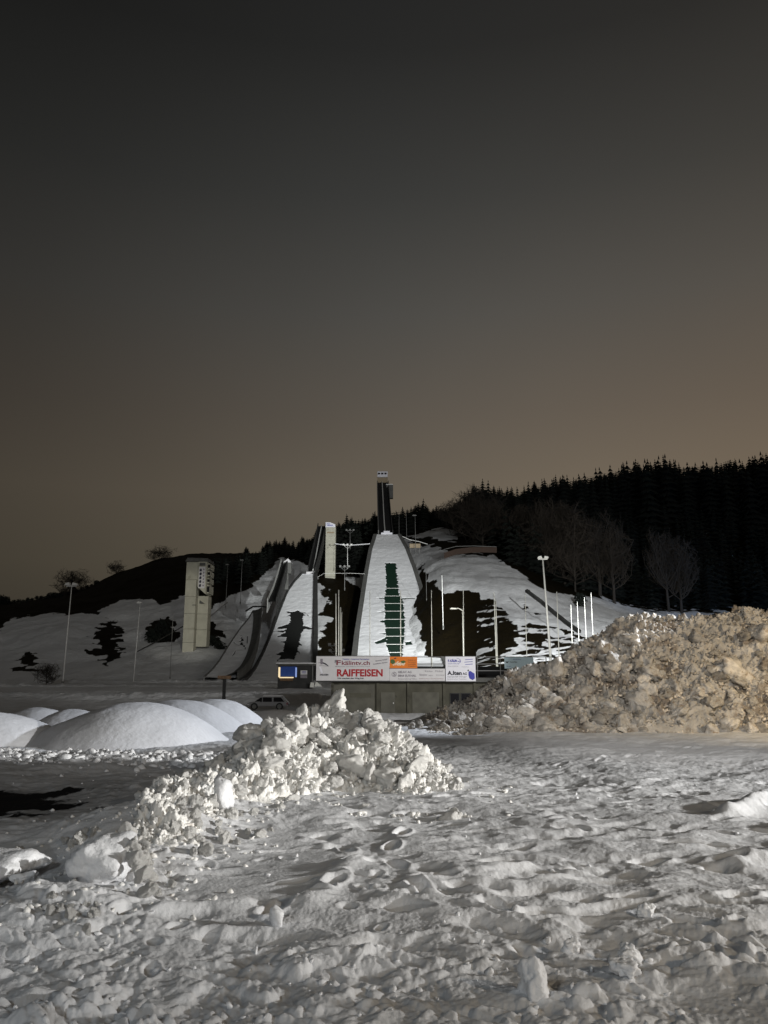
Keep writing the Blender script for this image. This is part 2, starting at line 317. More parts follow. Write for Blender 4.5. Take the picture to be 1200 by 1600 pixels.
# little ploughed banks beside the roads
for yb, h, w, s0 in ((84.5, .55, 1.2, 3), (113, .5, 1.4, 6), (141, .6, 1.8, 8)):
    ZZ += h*np.exp(-((YY-yb-1.5*fbm(XX/20, XX*0+3, 2, s0))/w)**2)*(.6+.6*np.abs(fbm(XX/1.7, YY/1.7, 3, s0)))*(XX < yb*-.08)
def terrain_z(x, y):
    u = x/y; i = np.interp(u, u1, np.arange(len(u1))); j = np.interp(y, Y1, np.arange(len(Y1)))
    i0, j0 = min(int(i), len(u1)-2), min(int(j), len(Y1)-2); f, g = i-i0, j-j0
    return float((ZZ[j0, i0]*(1-f)+ZZ[j0, i0+1]*f)*(1-g)+(ZZ[j0+1, i0]*(1-f)+ZZ[j0+1, i0+1]*f)*g)
PX, PY = project(XX, YY, ZZ)
def in_poly(x, y, P):
    c = np.zeros(x.shape, bool); n = len(P)
    for k in range(n):
        (xa, ya), (xb, yb) = P[k], P[(k+1) % n]
        if ya == yb: continue
        c ^= ((ya > y) != (yb > y)) & (x < (xb-xa)*(y-ya)/(yb-ya)+xa)
    return c
SNOWLINE = [(-600, 985), (0, 985), (15, 968), (60, 960), (150, 958), (190, 938), (240, 936), (250, 945), (290, 932), (330, 950), (350, 938), (400, 912), (425, 885), (440, 872), (465, 878), (480, 884), (520, 895),
            (560, 905), (600, 850), (640, 840), (660, 832), (690, 827), (714, 827), (716, 845), (760, 860), (800, 888), (850, 925), (900, 932), (940, 934), (1010, 957), (1200, 962), (1900, 975)]
snl = np.array(SNOWLINE, float)
wx = PX + 16*fbm(XX/7, YY/7, 5, 31, .6); wy = PY + 5*fbm(XX/9, YY/9, 4, 41)
streak = 9*fbm(XX/7, YY/3.2, 4, 51)
bare = np.clip((np.interp(PX, snl[:, 0], snl[:, 1]) - wy)/6 + .5, 0, 1)*.8
polys = [
 ([(180, 955), (190, 985), (188, 1010), (190, 1030), (165, 1040), (160, 1025), (130, 1020), (150, 1005), (137, 995), (155, 980), (170, 965)], 2.0, 0),
 ([(45, 1015), (62, 1025), (50, 1048), (24, 1050), (32, 1030)], 1.6, 0),
 ([(226, 980), (262, 964), (275, 975), (283, 1000), (240, 1003)], .6, 0),
 ([(240, 1002), (283, 985), (283, 1000), (215, 1012)], .6, 0),
 ([(322, 965), (340, 975), (352, 1000), (335, 1005), (303, 1012), (285, 1015), (303, 1000)], .9, 0),
 ([(490, 902), (505, 918), (512, 940), (500, 955), (512, 968), (490, 1040), (560, 1040), (572, 925), (550, 915), (545, 903), (560, 860), (500, 860)], 1.2, 0),
 ([(655, 868), (672, 905), (690, 925), (700, 930), (706, 948), (690, 968), (690, 1060), (672, 1060), (650, 960)], .7, 0),
 ([(676, 960), (690, 932), (715, 921), (745, 926), (765, 938), (790, 955), (803, 976), (815, 975), (800, 985), (812, 985), (802, 1005), (812, 1010), (788, 1020), (785, 1045), (676, 1045)], .5, 0),  # bank in shade with some melt; its shade is drawn as bare ground
 ([(825, 972), (850, 978), (858, 995), (845, 1005), (856, 1012), (835, 1022), (832, 1000), (820, 990)], 1.0, 0),
 ([(820, 918), (840, 924), (838, 930), (824, 925)], .7, 0), ([(828, 948), (845, 958), (846, 968), (832, 955)], .7, 0), ([(812, 944), (822, 944), (826, 955), (815, 955)], .7, 0),
 ([(640, 840), (720, 844), (775, 852), (775, 868), (700, 866), (690, 858), (640, 850)], .4, 0),
 ([(905, 925), (912, 938), (900, 935)], .8, 0)]
brk = np.clip(fbm(XX/7, YY/3, 4, 88), 0, 1)
for P, sk, _ in polys:
    far = (YY > 142)
    ins = in_poly(wx*.5+PX*.5 + sk*streak, wy, P) & far
    bare = np.maximum(bare, ins*.8)
bare = np.maximum(bare, ((PY > 1076) & (YY < 84) & (YY > 62))*.0)
# thinning snow on the floodlit foot of the right slope
foot = in_poly(PX, PY, [(770, 975), (860, 975), (930, 1000), (930, 1040), (770, 1040)]) & (YY > 142)
bare[1:-1, 1:-1] = (bare[:-2, 1:-1]+bare[2:, 1:-1]+bare[1:-1, :-2]+bare[1:-1, 2:]+bare[1:-1, 1:-1])/5
bare = bare - np.where((PX > 745) & (PY > 945) & (YY > 142), .9*brk, 0)
bare = np.where(foot, np.maximum(bare, .46+.9*fbm(XX/5, YY/2.2, 3, 77)), bare)
bare[YY < 60] = 0
# keep the ground below the snow-covered flats clean; soft mask with the shader's own noise
me = grid_mesh('hillside', XX, YY, ZZ)
me.attributes.new('bare', 'FLOAT', 'POINT').data.foreach_set('value', bare.ravel().astype(np.float32))
mobj('hillside', me, M['slope'], kind='structure')

# ------------------------------------------------------------------ clod shapes: rounded polytopes
from bpy import data as D_
import bmesh
def ico(sub):
    b = bmesh.new(); bmesh.ops.create_icosphere(b, subdivisions=sub, radius=1)
    v = np.array([tuple(p.co) for p in b.verts]); f = np.array([[p.index for p in q.verts] for q in b.faces]); b.free(); return v, f
ICO = {k: ico(k) for k in (1, 2, 3, 4)}
def clod_verts(seed, sub=3, planes=10, rough=.10, sharp=14):
    r = np.random.default_rng(seed); d, f = ICO[sub]
    n = r.normal(size=(planes, 3)); n /= np.linalg.norm(n, axis=1)[:, None]; h = r.uniform(.55, 1.0, planes)
    k = np.maximum(d @ n.T, .05)/h
    rad = (k**sharp).sum(1)**(-1/sharp); rad = np.minimum(rad, 1.25)
    if sub > 1:
        rad = rad*(1 + np.array([rough*mnoise.fractal(Vector(p)*1.7+Vector((seed, 0, 0)), 1, 2, 4) + rough*.22*abs(mnoise.noise(Vector(p)*6+Vector((0, seed, 0)))) + rough*.12*mnoise.noise(Vector(p)*13) for p in d]))
    return d*rad[:, None], f
CLODS = [raw_mesh('snow_clod', *(lambda vf: (vf[0], None, vf[1]))(clod_verts(s, 4, random.choice((7, 9, 12)), random.uniform(.22, .42), random.choice((16, 28, 44)))), smooth=True) for s in range(14)]
def clod_set(m):
    res = []
    for c in CLODS:
        c = c.copy(); c.materials.append(m); res.append(c)
    return res
C_SNOW, C_DIRTY = clod_set(M['snow_heap']), clod_set(M['dirty_clod'])
def clod(meshes, loc, r, parent=None, name='snow_clod', flat=.8, off=(0, 0, 0), **k):
    o = bpy.data.objects.new(name, random.choice(meshes)); o.location = Vector(loc) - Vector(off)
    o.scale = (r*random.uniform(.75, 1.3), r*random.uniform(.75, 1.2), r*random.uniform(.7, 1.25)*flat)
    o.rotation_euler = (random.uniform(-.6, .6), random.uniform(-.6, .6), random.uniform(0, 6.28))
    return link(o, parent, **k)
def rubble(name, pts, radii, m, parent=None, off=(0, 0, 0), sub=1, **k):
    kinds = [clod_verts(100+s, sub, 8, .2, 10) for s in range(8)]
    V, Fc, b = [], [], 0
    for p, r in zip(pts, radii):
        v, f = kinds[random.randrange(8)]
        e = Matrix.Rotation(random.uniform(0, 6.28), 3, Vector((random.gauss(0, 1), random.gauss(0, 1), random.gauss(0, 1))).normalized())
        V.append((v*np.array([random.uniform(.5, 1.6), random.uniform(.6, 1.3), random.uniform(.4, 1.0)])) @ np.array(e).T * r + np.array(p) - np.array(off))
        Fc.append(f+b); b += len(v)
    return mobj(name, raw_mesh(name, np.concatenate(V), None, np.concatenate(Fc), smooth=False), m, parent, **k)

# ------------------------------------------------------------------ foreground ground
def zground_base(x, y):
    return -.35*sstep(23, 30, y) + 0*x
def berm(x, y, x0, y0, x1, y1, h, w):      # ridge between two points
    dx, dy = x1-x0, y1-y0; t = np.clip(((x-x0)*dx+(y-y0)*dy)/(dx*dx+dy*dy), 0, 1)
    d = np.hypot(x-x0-t*dx, y-y0-t*dy); return h*np.exp(-(d/w)**2)
def low_shape(x, y):
    z = zground_base(x, y) + .06*fbm(x/3.1, y/3.1, 2, 1)
    z = z + berm(x, y, -2.5, 8.2, -1.6, 11.3, .18, .8) + berm(x, y, -2.4, 5.8, -2.2, 8.2, .10, .6)
    z = z - .16*np.exp(-(((x+3.1)/.9)**2+((y-6.9)/.9)**2)) - .13*np.exp(-(((x+5.6)/2.3)**2+((y-10.6)/1.5)**2))
    z = z + berm(x, y, -9.5, 14.6, -3.4, 14.6, .14, .6)
    z = z + berm(x, y, 3.9, 9.2, 4.9, 10.3, .16, .16) + berm(x, y, 4.2, 8.3, 5.2, 9.3, .12, .14) + berm(x, y, 3.0, 7.0, 4.2, 7.7, .07, .2)
    z = z + berm(x, y, -.25, 7.0, -.55, 5.9, .05, .12) + berm(x, y, -1.5, 5.7, -1.0, 5.9, .05, .09)
    return z
fu = np.concatenate([np.linspace(-1.5, -.58, 50)[:-1], np.linspace(-.58, .58, 900), np.linspace(.58, 1.5, 50)[1:]])
fy = np.concatenate([np.linspace(1.2, 3.1, 40)[:-1], np.geomspace(3.1, 22, 820), np.linspace(22.2, 24.2, 8)])
FU, FY = np.meshgrid(fu, fy); FX = FU*FY
FZ = low_shape(FX, FY)
# masks: lumpy zones, scraped striated zone
lump = np.clip(sstep(-1.2, -2.0, FX)*sstep(8.0, 6.0, FY) + sstep(5.6, 4.6, FY) + .25*sstep(6.6, 5.2, FY)*sstep(0, 1, FX) + sstep(-.9, -1.6, FX)*sstep(12.6, 11.5, FY)*sstep(7.5, 8.8, FY), 0, 1)
lump = lump*np.clip(.7+.9*fbm(FX/.9, FY/.9, 3, 12), .15, 1.15)
lump = lump*(1-.9*np.exp(-(((FX+5.2)/2.6)**2+((FY-10.4)/2.0)**2)))*(1-.8*np.exp(-(((FX+3.1)/.8)**2+((FY-6.9)/.8)**2)))
mid = sstep(4.6, 6.5, FY)
calm = np.exp(-(((FX+.95)/.85)**2+((FY-7.1)/1.3)**2)**2)
wxx = FX + .12*fbm(FX*1.4, FY*1.4, 3, 60); wyy = FY + .12*fbm(FX*1.4, FY*1.4, 3, 66)
FZ += .040*fbm(FX/1.1, FY/.8, 2, 20) + .017*fbm(wxx/.42, wyy/.27, 2, 22)*(.4+.6*mid)
FZ += .0065*fbm(wxx/.13, wyy/.085, 3, 24)*(.5+.8*sstep(6, 14, FY)) + .0035*ridged(wxx/.2, wyy/.12, 2, 28)*mid + .004*fbm(FX/.03, FY/.03, 2, 25)*sstep(9, 5, FY)
for sc, am, sd, pr in ((.34, .08, 70, .45), (.19, .07, 75, .55), (.10, .045, 80, .65), (.055, .02, 85, .75)):
    w1, w2, cid = worley(wxx/sc, wyy/sc, sd)
    bmp = (.55*np.clip(1-(w1/.62)**2, 0, 1)**1.1 + .45*np.clip(blocks(wxx/sc, wyy/sc, sd, .8), 0, 1.2)*np.clip(1-(w1/.75)**2, 0, 1))*(cid < pr)*(.3+cid/pr*.7)
    FZ += am*bmp*lump*1.0 + am*.05*bmp*(1-lump)
w1, w2, cid = worley(FX/.13, FY/.13, 90)
FZ += .012*np.clip(w2-w1, 0, .5)*sstep(8, 14, FY)
FZ[1:-1, 1:-1] = (FZ[:-2, 1:-1]+FZ[2:, 1:-1]+FZ[1:-1, :-2]+FZ[1:-1, 2:]+FZ[1:-1, 1:-1]*2)/6
base_low = low_shape(FX, FY); FZ = base_low + (FZ-base_low)*(1-.62*calm)
# footprints and scuffs
def dimple(cx, cy, a, l, w, dep):
    j0, j1 = np.searchsorted(fy, [cy-l*1.9, cy+l*1.9]); ul = (cx-l*2)/max(cy-l, 1); uh = (cx+l*2)/max(cy-l, 1)
    i0, i1 = np.searchsorted(fu, [min(ul, (cx-l*2)/(cy+l)), max(uh, (cx+l*2)/(cy+l))])
    if j1 <= j0 or i1 <= i0: return
    x = FX[j0:j1, i0:i1]-cx; y = FY[j0:j1, i0:i1]-cy; c, s = math.cos(a), math.sin(a)
    p = (x*c+y*s)/l; q = (-x*s+y*c)/w; d = np.sqrt(p*p+q*q) + .18*fbm(FX[j0:j1, i0:i1]*6, FY[j0:j1, i0:i1]*6, 2, 3)
    FZ[j0:j1, i0:i1] += -dep*sstep(1.15, .3, d) + dep*.22*np.exp(-((d-1.3)/.28)**2)
def trail(x0, y0, x1, y1, dep=.05, step=.62):
    n = int(math.hypot(x1-x0, y1-y0)/step); a = math.atan2(y1-y0, x1-x0)
    for k in range(n):
        t = k/n; side = .11 if k % 2 else -.11
        dimple(x0+(x1-x0)*t-math.sin(a)*side+random.gauss(0, .04), y0+(y1-y0)*t+math.cos(a)*side+random.gauss(0, .04), a+random.gauss(0, .15), .17, .075, dep*random.uniform(.7, 1.4))
for tr in ((-.3, 7.6, 1.3, 4.4), (.3, 8.3, -.9, 5.2), (.4, 6.6, 3.6, 7.3), (1.0, 5.8, 4.0, 6.3), (-.1, 6.7, .9, 6.2), (1.6, 9.5, 4.4, 7.2), (2.5, 12, 5.5, 8.5), (.8, 10.5, 3.8, 11.5), (.2, 5.9, 2.6, 5.1), (3, 14, 7, 18), (0, 9, 2.6, 8.2)): trail(*tr)
for _ in range(230):
    y = random.uniform(4.6, 13); x = random.uniform(-.25, .56)*y
    dimple(x, y, random.uniform(-.5, .5), random.uniform(.14, .40), random.uniform(.06, .15), random.uniform(.012, .04))
for _ in range(40):
    y = random.uniform(4.4, 7.5); x = random.uniform(-.5, 0)*y
    dimple(x, y, random.uniform(0, 3), random.uniform(.06, .12), random.uniform(.04, .07), random.uniform(.02, .04))
def ground_z(x, y):
    i = np.interp(x/y, fu, np.arange(len(fu))); j = np.interp(y, fy, np.arange(len(fy))); return float(FZ[int(round(j)), int(round(i))])
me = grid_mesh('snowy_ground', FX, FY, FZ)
fb = .50*np.exp(-(((FX+6.5)/2.0)**2+((FY-10.7)/1.05)**2)**2) + .42*np.exp(-(((FX+5.3)/3.2)**2+((FY-10.4)/2.2)**2)**2) + .10*fbm(FX/1.5, FY/.4, 3, 44)  # asphalt strip, plus a broad patch painted dark for the heap's shade
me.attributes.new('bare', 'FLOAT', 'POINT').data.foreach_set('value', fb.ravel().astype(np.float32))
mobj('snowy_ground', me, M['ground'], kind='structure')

# ------------------------------------------------------------------ smooth snow mounds on the left
def mound(cx, cy, rx, ry, h, skew, label, seed, rz=0):
    n = 90; a = np.linspace(-1.3, 1.3, n); A, B = np.meshgrid(a, a)
    A2 = A - skew*(1-np.clip(A*A+B*B, 0, 1)); d = np.sqrt(A2**2+B*B)
    z = h*np.power(np.clip(np.cos(np.clip(d, 0, 1.2)*math.pi/2/1.2), 0, 1), 1.0) - .06*h
    z = z + .035*fbm(A*1.6, B*1.6, 3, seed) + .004*fbm(A*16, B*16, 3, seed+5)
    o = mobj('snow_mound', grid_mesh('snow_mound', A*rx, B*ry, z), M['snow_mound'], None, label=label, cat='snow mound', group='smooth snow mounds in a row on the left')
    o.location = (cx, cy, -.22 if cy < 24 else -.4); o.rotation_euler = (0, 0, rz); return o
mound(-6.2, 19.2, 2.35, 2.4, 1.18, .12, 'largest smooth snow mound, nearest to the ploughed heap and white all down its right side', 1)
mound(-6.0, 22.6, 2.1, 1.9, 1.12, .1, 'smooth snow mound peeping out just behind the largest mound', 2)
mound(-5.6, 25.4, 2.0, 1.9, 1.22, .1, 'smooth rounded snow mound right of the others, its foot touching the chunky snow heap', 3)
mound(-9.7, 18.6, 2.4, 2.0, .98, .15, 'smooth brownish snow mound cut by the left edge of the photograph', 4)
mound(-8.9, 22.5, 1.3, 1.3, .85, .1, 'low snow mound with a pale cap in the gap left of the largest mound', 5)
mound(-11.2, 25.5, 1.6, 1.3, .95, .1, 'small far snow mound showing as a bluish tip at far left', 6)
mound(-4.2, 30.5, 2.4, 1.6, .62, .1, 'dim grey snow mound below the parked van', 7)

# ------------------------------------------------------------------ central ploughed heap
def gcone(x, y, cx, cy, rx, ry, h, p=1.0): return h*np.clip(1-np.sqrt(((x-cx)/rx)**2+((y-cy)/ry)**2), 0, 1)**p
def heap_h(x, y):
    z = np.maximum(gcone(x, y, -.85, 12.4, 1.9, 1.7, 1.06, .68), gcone(x, y, -1.75, 11.7, .80, .95, .62, .6))
    z = np.maximum(z, gcone(x, y, -.2, 12.0, 1.15, 1.2, .95, .8)); z = np.maximum(z, gcone(x, y, .35, 11.5, .80, .9, .46, .8))
    z = np.maximum(z, gcone(x, y, -1.35, 10.95, .75, .6, .66, .7)); z = np.maximum(z, gcone(x, y, -2.35, 9.9, .8, .9, .26, .8))
    return z - .05
HC = (-.7, 12.0, 0)
heap = thing('snow_heap', 'bright ploughed heap of chunky white snow in the centre foreground', 'snow heap', HC)
ax, ay = np.meshgrid(np.linspace(-3.6, 2.1, 420), np.linspace(8.8, 14.6, 420))
hz = heap_h(ax, ay); m_ = sstep(-.05, .12, hz)
hz = hz + low_shape(ax, ay) - .05*(1-m_)
hz -= .36*np.exp(-(((ax+1.02)/.17)**2+((ay-11.4)/.16)**2)) + .16*np.exp(-(((ax+.72)/.12)**2+((ay-11.4)/.1)**2))
ax, ay, hz = displaced(ax, ay, hz, m_, ((.42, .16), (.22, .12), (.12, .06), (.06, .025)), .1, 200)
mobj('heap_core', grid_mesh('heap_core', ax-HC[0], ay-HC[1], hz), M['snow_heap'], heap)
def hz_at(x, y): return float(heap_h(np.array(x), np.array(y)) + low_shape(np.array(x), np.array(y)))
# spiky chunks on the crest and larger blocks
special = [(-.80, 12.35, .16, 1.6), (-.62, 12.2, .13, 1.1), (-1.28, 12.3, .13, 1.3), (-.40, 12.2, .12, .9), (-1.5, 12.2, .12, 1.0), (-1.05, 12.4, .13, 1.0), (-.18, 12.1, .13, 1.1), (.1, 11.9, .12, 1), (.32, 11.8, .12, 1),
           (-1.95, 11.55, .20, .9), (-1.6, 11.6, .19, .8), (-1.3, 11.4, .16, 1.1), (-2.3, 11.2, .14, .9), (-.45, 11.0, .17, .8), (-.2, 10.95, .14, .9), (.05, 10.9, .17, .8), (.45, 11.1, .16, .8), (-1.45, 10.75, .13, 1.2), (-1.62, 10.6, .12, 1.1), (-2.75, 11.4, .13, 1.1)]
for x, y, r, fl in special: clod(C_SNOW, (x, y, hz_at(x, y)+r*.45), r, heap, flat=fl, off=HC)
cnt = 0
while cnt < 265:
    x = random.uniform(-3.1, 1.15); y = random.uniform(9.2, 12.9); h = float(heap_h(np.array(x), np.array(y)))
    if h < -.03 and random.random() > .10: continue
    if y > 12.6 and random.random() < .6: continue
    r = random.choice((.045, .055, .065, .08, .10, .12))*random.uniform(.8, 1.15)
    if h < .1: r *= .75
    clod(C_SNOW, (x, y, hz_at(x, y)+r*.3), r, heap, off=HC); cnt += 1
pts, rad = [], []
while len(pts) < 1500:
    x = random.gauss(-.7, 1.25); y = random.gauss(11.0, 1.0)
    if not (-3.6 < x < 1.9 and 8.9 < y < 13): continue
    r = random.uniform(.015, .04); pts.append((x, y, hz_at(x, y)+r*.5+.01)); rad.append(r)
rubble('crumbled_snow', pts, rad, M['snow_heap'], heap, HC, kind='stuff')

# low berm of ploughed chunks running to the lower left
BC = (-2.6, 8.0, 0)
ridge = thing('snow_berm', 'low line of ploughed snow chunks trailing from the big heap to lower left', 'snow bank', BC)
SP = [(-1.45, 10.9, .28, .75), (-2.0, 10.0, .20, .62), (-2.3, 9.3, .22, .55), (-2.15, 8.5, .16, .5), (-2.05, 7.9, .07, .42), (-2.2, 7.1, .13, .36), (-2.3, 6.6, .10, .33)]
def berm_h(x, y):
    z = np.zeros_like(x)
    for (xa, ya, ha, wa), (xb, yb, hb, wb) in zip(SP[:-1], SP[1:]):
        dx, dy = xb-xa, yb-ya; t = np.clip(((x-xa)*dx+(y-ya)*dy)/(dx*dx+dy*dy), 0, 1); d = np.hypot(x-xa-t*dx, y-ya-t*dy); w = wa+(wb-wa)*t
        z = np.maximum(z, (ha+(hb-ha)*t)*np.clip(1-(d/w)**2, 0, 1)**1.2)
    return z*(.75+.8*fbm(x/.5, y/.5, 2, 600))
ax, ay = np.meshgrid(np.linspace(-3.4, -.5, 300), np.linspace(5.9, 11.7, 460)); hb_ = berm_h(ax, ay); m_ = sstep(.005, .07, hb_)
ax, ay, hz = displaced(ax, ay, hb_+low_shape(ax, ay)-.04*(1-m_), m_, ((.30, .09), (.16, .08), (.08, .045), (.045, .022)), .08, 620)
mobj('berm_core', grid_mesh('berm_core', ax-BC[0], ay-BC[1], hz), M['snow_heap'], ridge)
bpts = [(240, 1285), (262, 1268), (285, 1245), (310, 1290), (330, 1262), (352, 1310), (340, 1285), (300, 1305), (365, 1270), (270, 1300), (375, 1240), (290, 1275), (320, 1330), (395, 1265), (350, 1240), (225, 1300), (405, 1300), (255, 1240), (330, 1225),
        (215, 1330), (200, 1315), (190, 1330), (225, 1345), (175, 1320), (165, 1335), (215, 1360), (205, 1345), (125, 1310), (110, 1318), (235, 1370), (230, 1395), (95, 1415), (110, 1428), (80, 1425), (150, 1425), (35, 1365), (30, 1330)]
def ground_at(px, py):
    for Y in np.linspace(3.5, 24, 420):
        p = at(px, py, Y)
        if p.z <= ground_z(p.x, Y): return p
    return at(px, py, 24)
for px, py in bpts:
    p = ground_at(px, py+8)
    for k in range(3):
        r = p.y/F*random.uniform(5.5, 12)*(1 if k == 0 else .6)
        q = Vector((p.x+random.gauss(0, .12)*(k > 0), p.y+random.gauss(0, .12)*(k > 0), 0)); q.z = ground_z(q.x, q.y)+r*.3+float(berm_h(np.array(q.x), np.array(q.y)))*.8
        clod(C_SNOW, q, r, ridge, off=BC, flat=random.uniform(.7, 1.3))
pts, rad = [], []
for _ in range(350):
    px, py = random.choice(bpts); Y = ground_at(px, py+8)
    x, y = Y.x+random.gauss(0, .3), Y.y+random.gauss(0, .4); r = random.uniform(.008, .03); pts.append((x, y, ground_z(x, y)+r*.1+float(berm_h(np.array(x), np.array(y)))*.9)); rad.append(r)
rubble('crumbled_snow', pts, rad, M['snow_heap'], ridge, BC, kind='stuff')

# big rounded snow boulders near the camera
def boulder(px, py, Y, r, seed, label, sc=(1, 1, 1), name='snow_boulder', m='snow', sub=4, rough=.22, sink=.7):
    v, f = clod_verts(seed, sub, 14, rough*1.1, 12)
    o = mobj(name, raw_mesh(name, v*r*np.array(sc), None, f, smooth=True), M[m], None, label=label, cat='snow chunk')
    p = at(px, py, Y); o.location = (p.x, Y, ground_z(p.x, Y)+r*sc[2]*sink); return o
boulder(150, 1392, 6.2, .27, 344, 'large rounded snow boulder beside the dark hollow in the left foreground', (1.05, 1, .85))
for px, py, Y, r in ((205, 1325, 6.25, .07), (215, 1345, 6.15, .08), (190, 1318, 6.35, .05), (222, 1365, 6.0, .07), (170, 1322, 6.4, .045), (232, 1385, 5.9, .05), (200, 1300, 6.6, .08), (225, 1320, 6.4, .06), (120, 1312, 6.7, .05)):
    p = at(px, py, Y); clod(C_SNOW, (p.x, Y, max(p.z, ground_z(p.x, Y))), r*.8, ridge, off=BC, flat=1)
boulder(0, 1350, 7.0, .30, 302, 'shaded rounded snow lump at the left edge beside the dark hollow', (1.3, 1, .6))
boulder(40, 1362, 6.7, .09, 303, 'small bright jagged snow chunk in the dark hollow at left', (1.5, 1, .8))
boulder(838, 1590, 4.25, .088, 304, 'upright pale snow block standing near the bottom edge right of centre', (1.1, .9, 1.2), sub=4, rough=.24, sink=.55)
boulder(985, 1515, 4.75, .055, 305, 'small pointed snow lump in the right foreground', (1.1, 1, 1.3), sub=4, rough=.3)
boulder(432, 1445, 5.5, .06, 306, 'single small bluish snow chunk casting a shadow on smooth snow in the middle foreground', (1, 1, 1.2), sub=3, rough=.1)
boulder(895, 1500, 4.95, .05, 307, 'small round snow lump above the upright snow block', (1, 1, 1.1), sub=4, rough=.3)
boulder(980, 1540, 4.5, .075, 308, 'low snow lump in the lower right foreground behind rubble', (1.3, 1, .8), sub=4, rough=.3)
boulder(1010, 1420, 5.6, .06, 309, 'ring shaped snow lump on the trampled snow at right', (1.2, 1, .8), sub=4, rough=.3)
boulder(350, 1275, 8.9, .13, 311, 'pointed twin snow chunk standing at the near end of the chunk line', (.9, .9, 1.3), sub=3, rough=.3)
# loose crumbs everywhere on the trampled ground
pts, rad = [], []
for _ in range(550):
    y = 3.2*math.exp(random.random()*1.5); u = random.uniform(-.62, .62); x = u*y
    w = 1.0 if (y < 5.4 or x < -1.4) else .22
    if random.random() > w: continue
    r = random.choice((.008, .012, .016, .022))*random.uniform(.8, 1.3); pts.append((x, y, ground_z(x, y)+r*.3)); rad.append(r)
rubble('loose_snow_crumbs', pts, rad, M['snow'], None, (0, 0, 0), kind='stuff', label='loose crumbs of snow scattered over the trampled foreground', cat='snow crumbs')

# rough low bank between the mounds and the dark strip
pts, rad = [], []
for _ in range(500):
    x = random.uniform(-9.5, -2.6); y = random.gauss(14.4, .45); r = random.uniform(.02, .08); pts.append((x, y, ground_z(x, y)-r*.1)); rad.append(r)
rubble('rough_snow_bank', pts, rad, M['snow'], None, (0, 0, 0), sub=2, kind='stuff', label='low rough bank of snow crumbs in front of the smooth mounds', cat='snow bank')

# ------------------------------------------------------------------ dirty snow pile at right
ridge_px = [(640, 1130), (690, 1108), (730, 1092), (760, 1062), (800, 1042), (840, 1032), (870, 1018), (900, 1000), (940, 974), (975, 962), (1020, 955), (1060, 957), (1100, 956), (1130, 946), (1160, 940), (1200, 944), (1260, 935), (1400, 960), (1600, 1010)]
rp = np.array(ridge_px, float)
YR = 26.2
rX = np.array([at(a, b, YR).x for a, b in ridge_px]); rZ = np.array([at(a, b, YR).z for a, b in ridge_px]); rZ = rZ - .24*sstep(.2, 1.5, rZ)
def pile_h(x, y):
    top = np.interp(x, rX, rZ) ; xs = x
    front = sstep(21.3, YR, y)**.75*np.clip((y-21.3)/(YR-21.3), 0, 1)**.25; back = 1 - sstep(YR, 33, y)
    sp_ = np.where(y < YR, np.clip((y-21.35)/(YR-21.35), 0, 1)**.82, back)
    g = -.05 - .3*sstep(23, 30, y)
    return g + np.maximum(top - g, 0)*sp_
PC = (9.5, 24, 0)
pile = thing('dirty_snow_pile', 'tall dirty grey brown snow pile full of icy clods at right', 'snow pile', PC)
ax, ay = np.meshgrid(np.linspace(.4, 21, 620), np.concatenate([np.linspace(21.1, 26.6, 260), np.linspace(26.8, 33, 60)]))
hz = pile_h(ax, ay); m_ = sstep(0.0, .5, hz)
gX, gY = ax, ay
hz = hz + m_*.16*fbm(ax/1.7, ay/1.7, 3, 409)
pgx, pgy, pgz = ax[0], ay[:, 0], hz.copy()
ax, ay, hz = displaced(ax, ay, hz, m_, ((1.1, .14), (.5, .17), (.25, .11), (.12, .05)), .2, 400)
mobj('pile_core', grid_mesh('pile_core', ax-PC[0], ay-PC[1], hz), M['dirty'], pile)
def pz(x, y): return float(pgz[int(np.interp(y, pgy, np.arange(len(pgy)))), int(np.interp(x, pgx, np.arange(len(pgx))))])
cnt = 0
while cnt < 290:
    x = random.uniform(2.0, 14.5); y = random.choice((random.uniform(21.3, 26.3), random.uniform(21.3, 23.2)))
    z = pz(x, y)
    if float(pile_h(np.array(x), np.array(y))) < 0 and y > 22: continue
    r = random.choice((.08, .09, .10, .12, .15, .19, .26))*random.uniform(.8, 1.15)
    if y > 25.2: r = min(r, .12)
    clod(C_DIRTY, (x, y, z+r*.25), r, pile, name='icy_clod', off=PC); cnt += 1
for px, py, Y, r in ((1150, 1085, 23.2, .48), (985, 1010, 25.2, .32), (1068, 1130, 22.0, .27), (1138, 1138, 21.5, .22), (1172, 1138, 21.4, .20), (870, 1040, 24.9, .42), (940, 1015, 25.2, .32), (890, 1020, 25.6, .33), (1188, 1020, 24.6, .4), (1000, 1125, 21.6, .17), (750, 1105, 22.6, .22)):
    p = at(px, py, Y); clod(C_DIRTY, (p.x, Y, pz(p.x, Y)+r*.2), r, pile, name='icy_clod', off=PC)
pts, rad = [], []
while len(pts) < 4200:
    x = random.uniform(1.2, 15); y = random.uniform(21.2, 26.6)
    if random.random() > .35+.65*(y < 23): continue
    if float(np.interp(x, rX, rZ)) < .15 and y > 22.2: continue
    r = random.uniform(.02, .065); pts.append((x, y, pz(x, y)+r*.2)); rad.append(r)
rubble('icy_rubble', pts, rad, M['dirty_small'], pile, PC, kind='stuff')
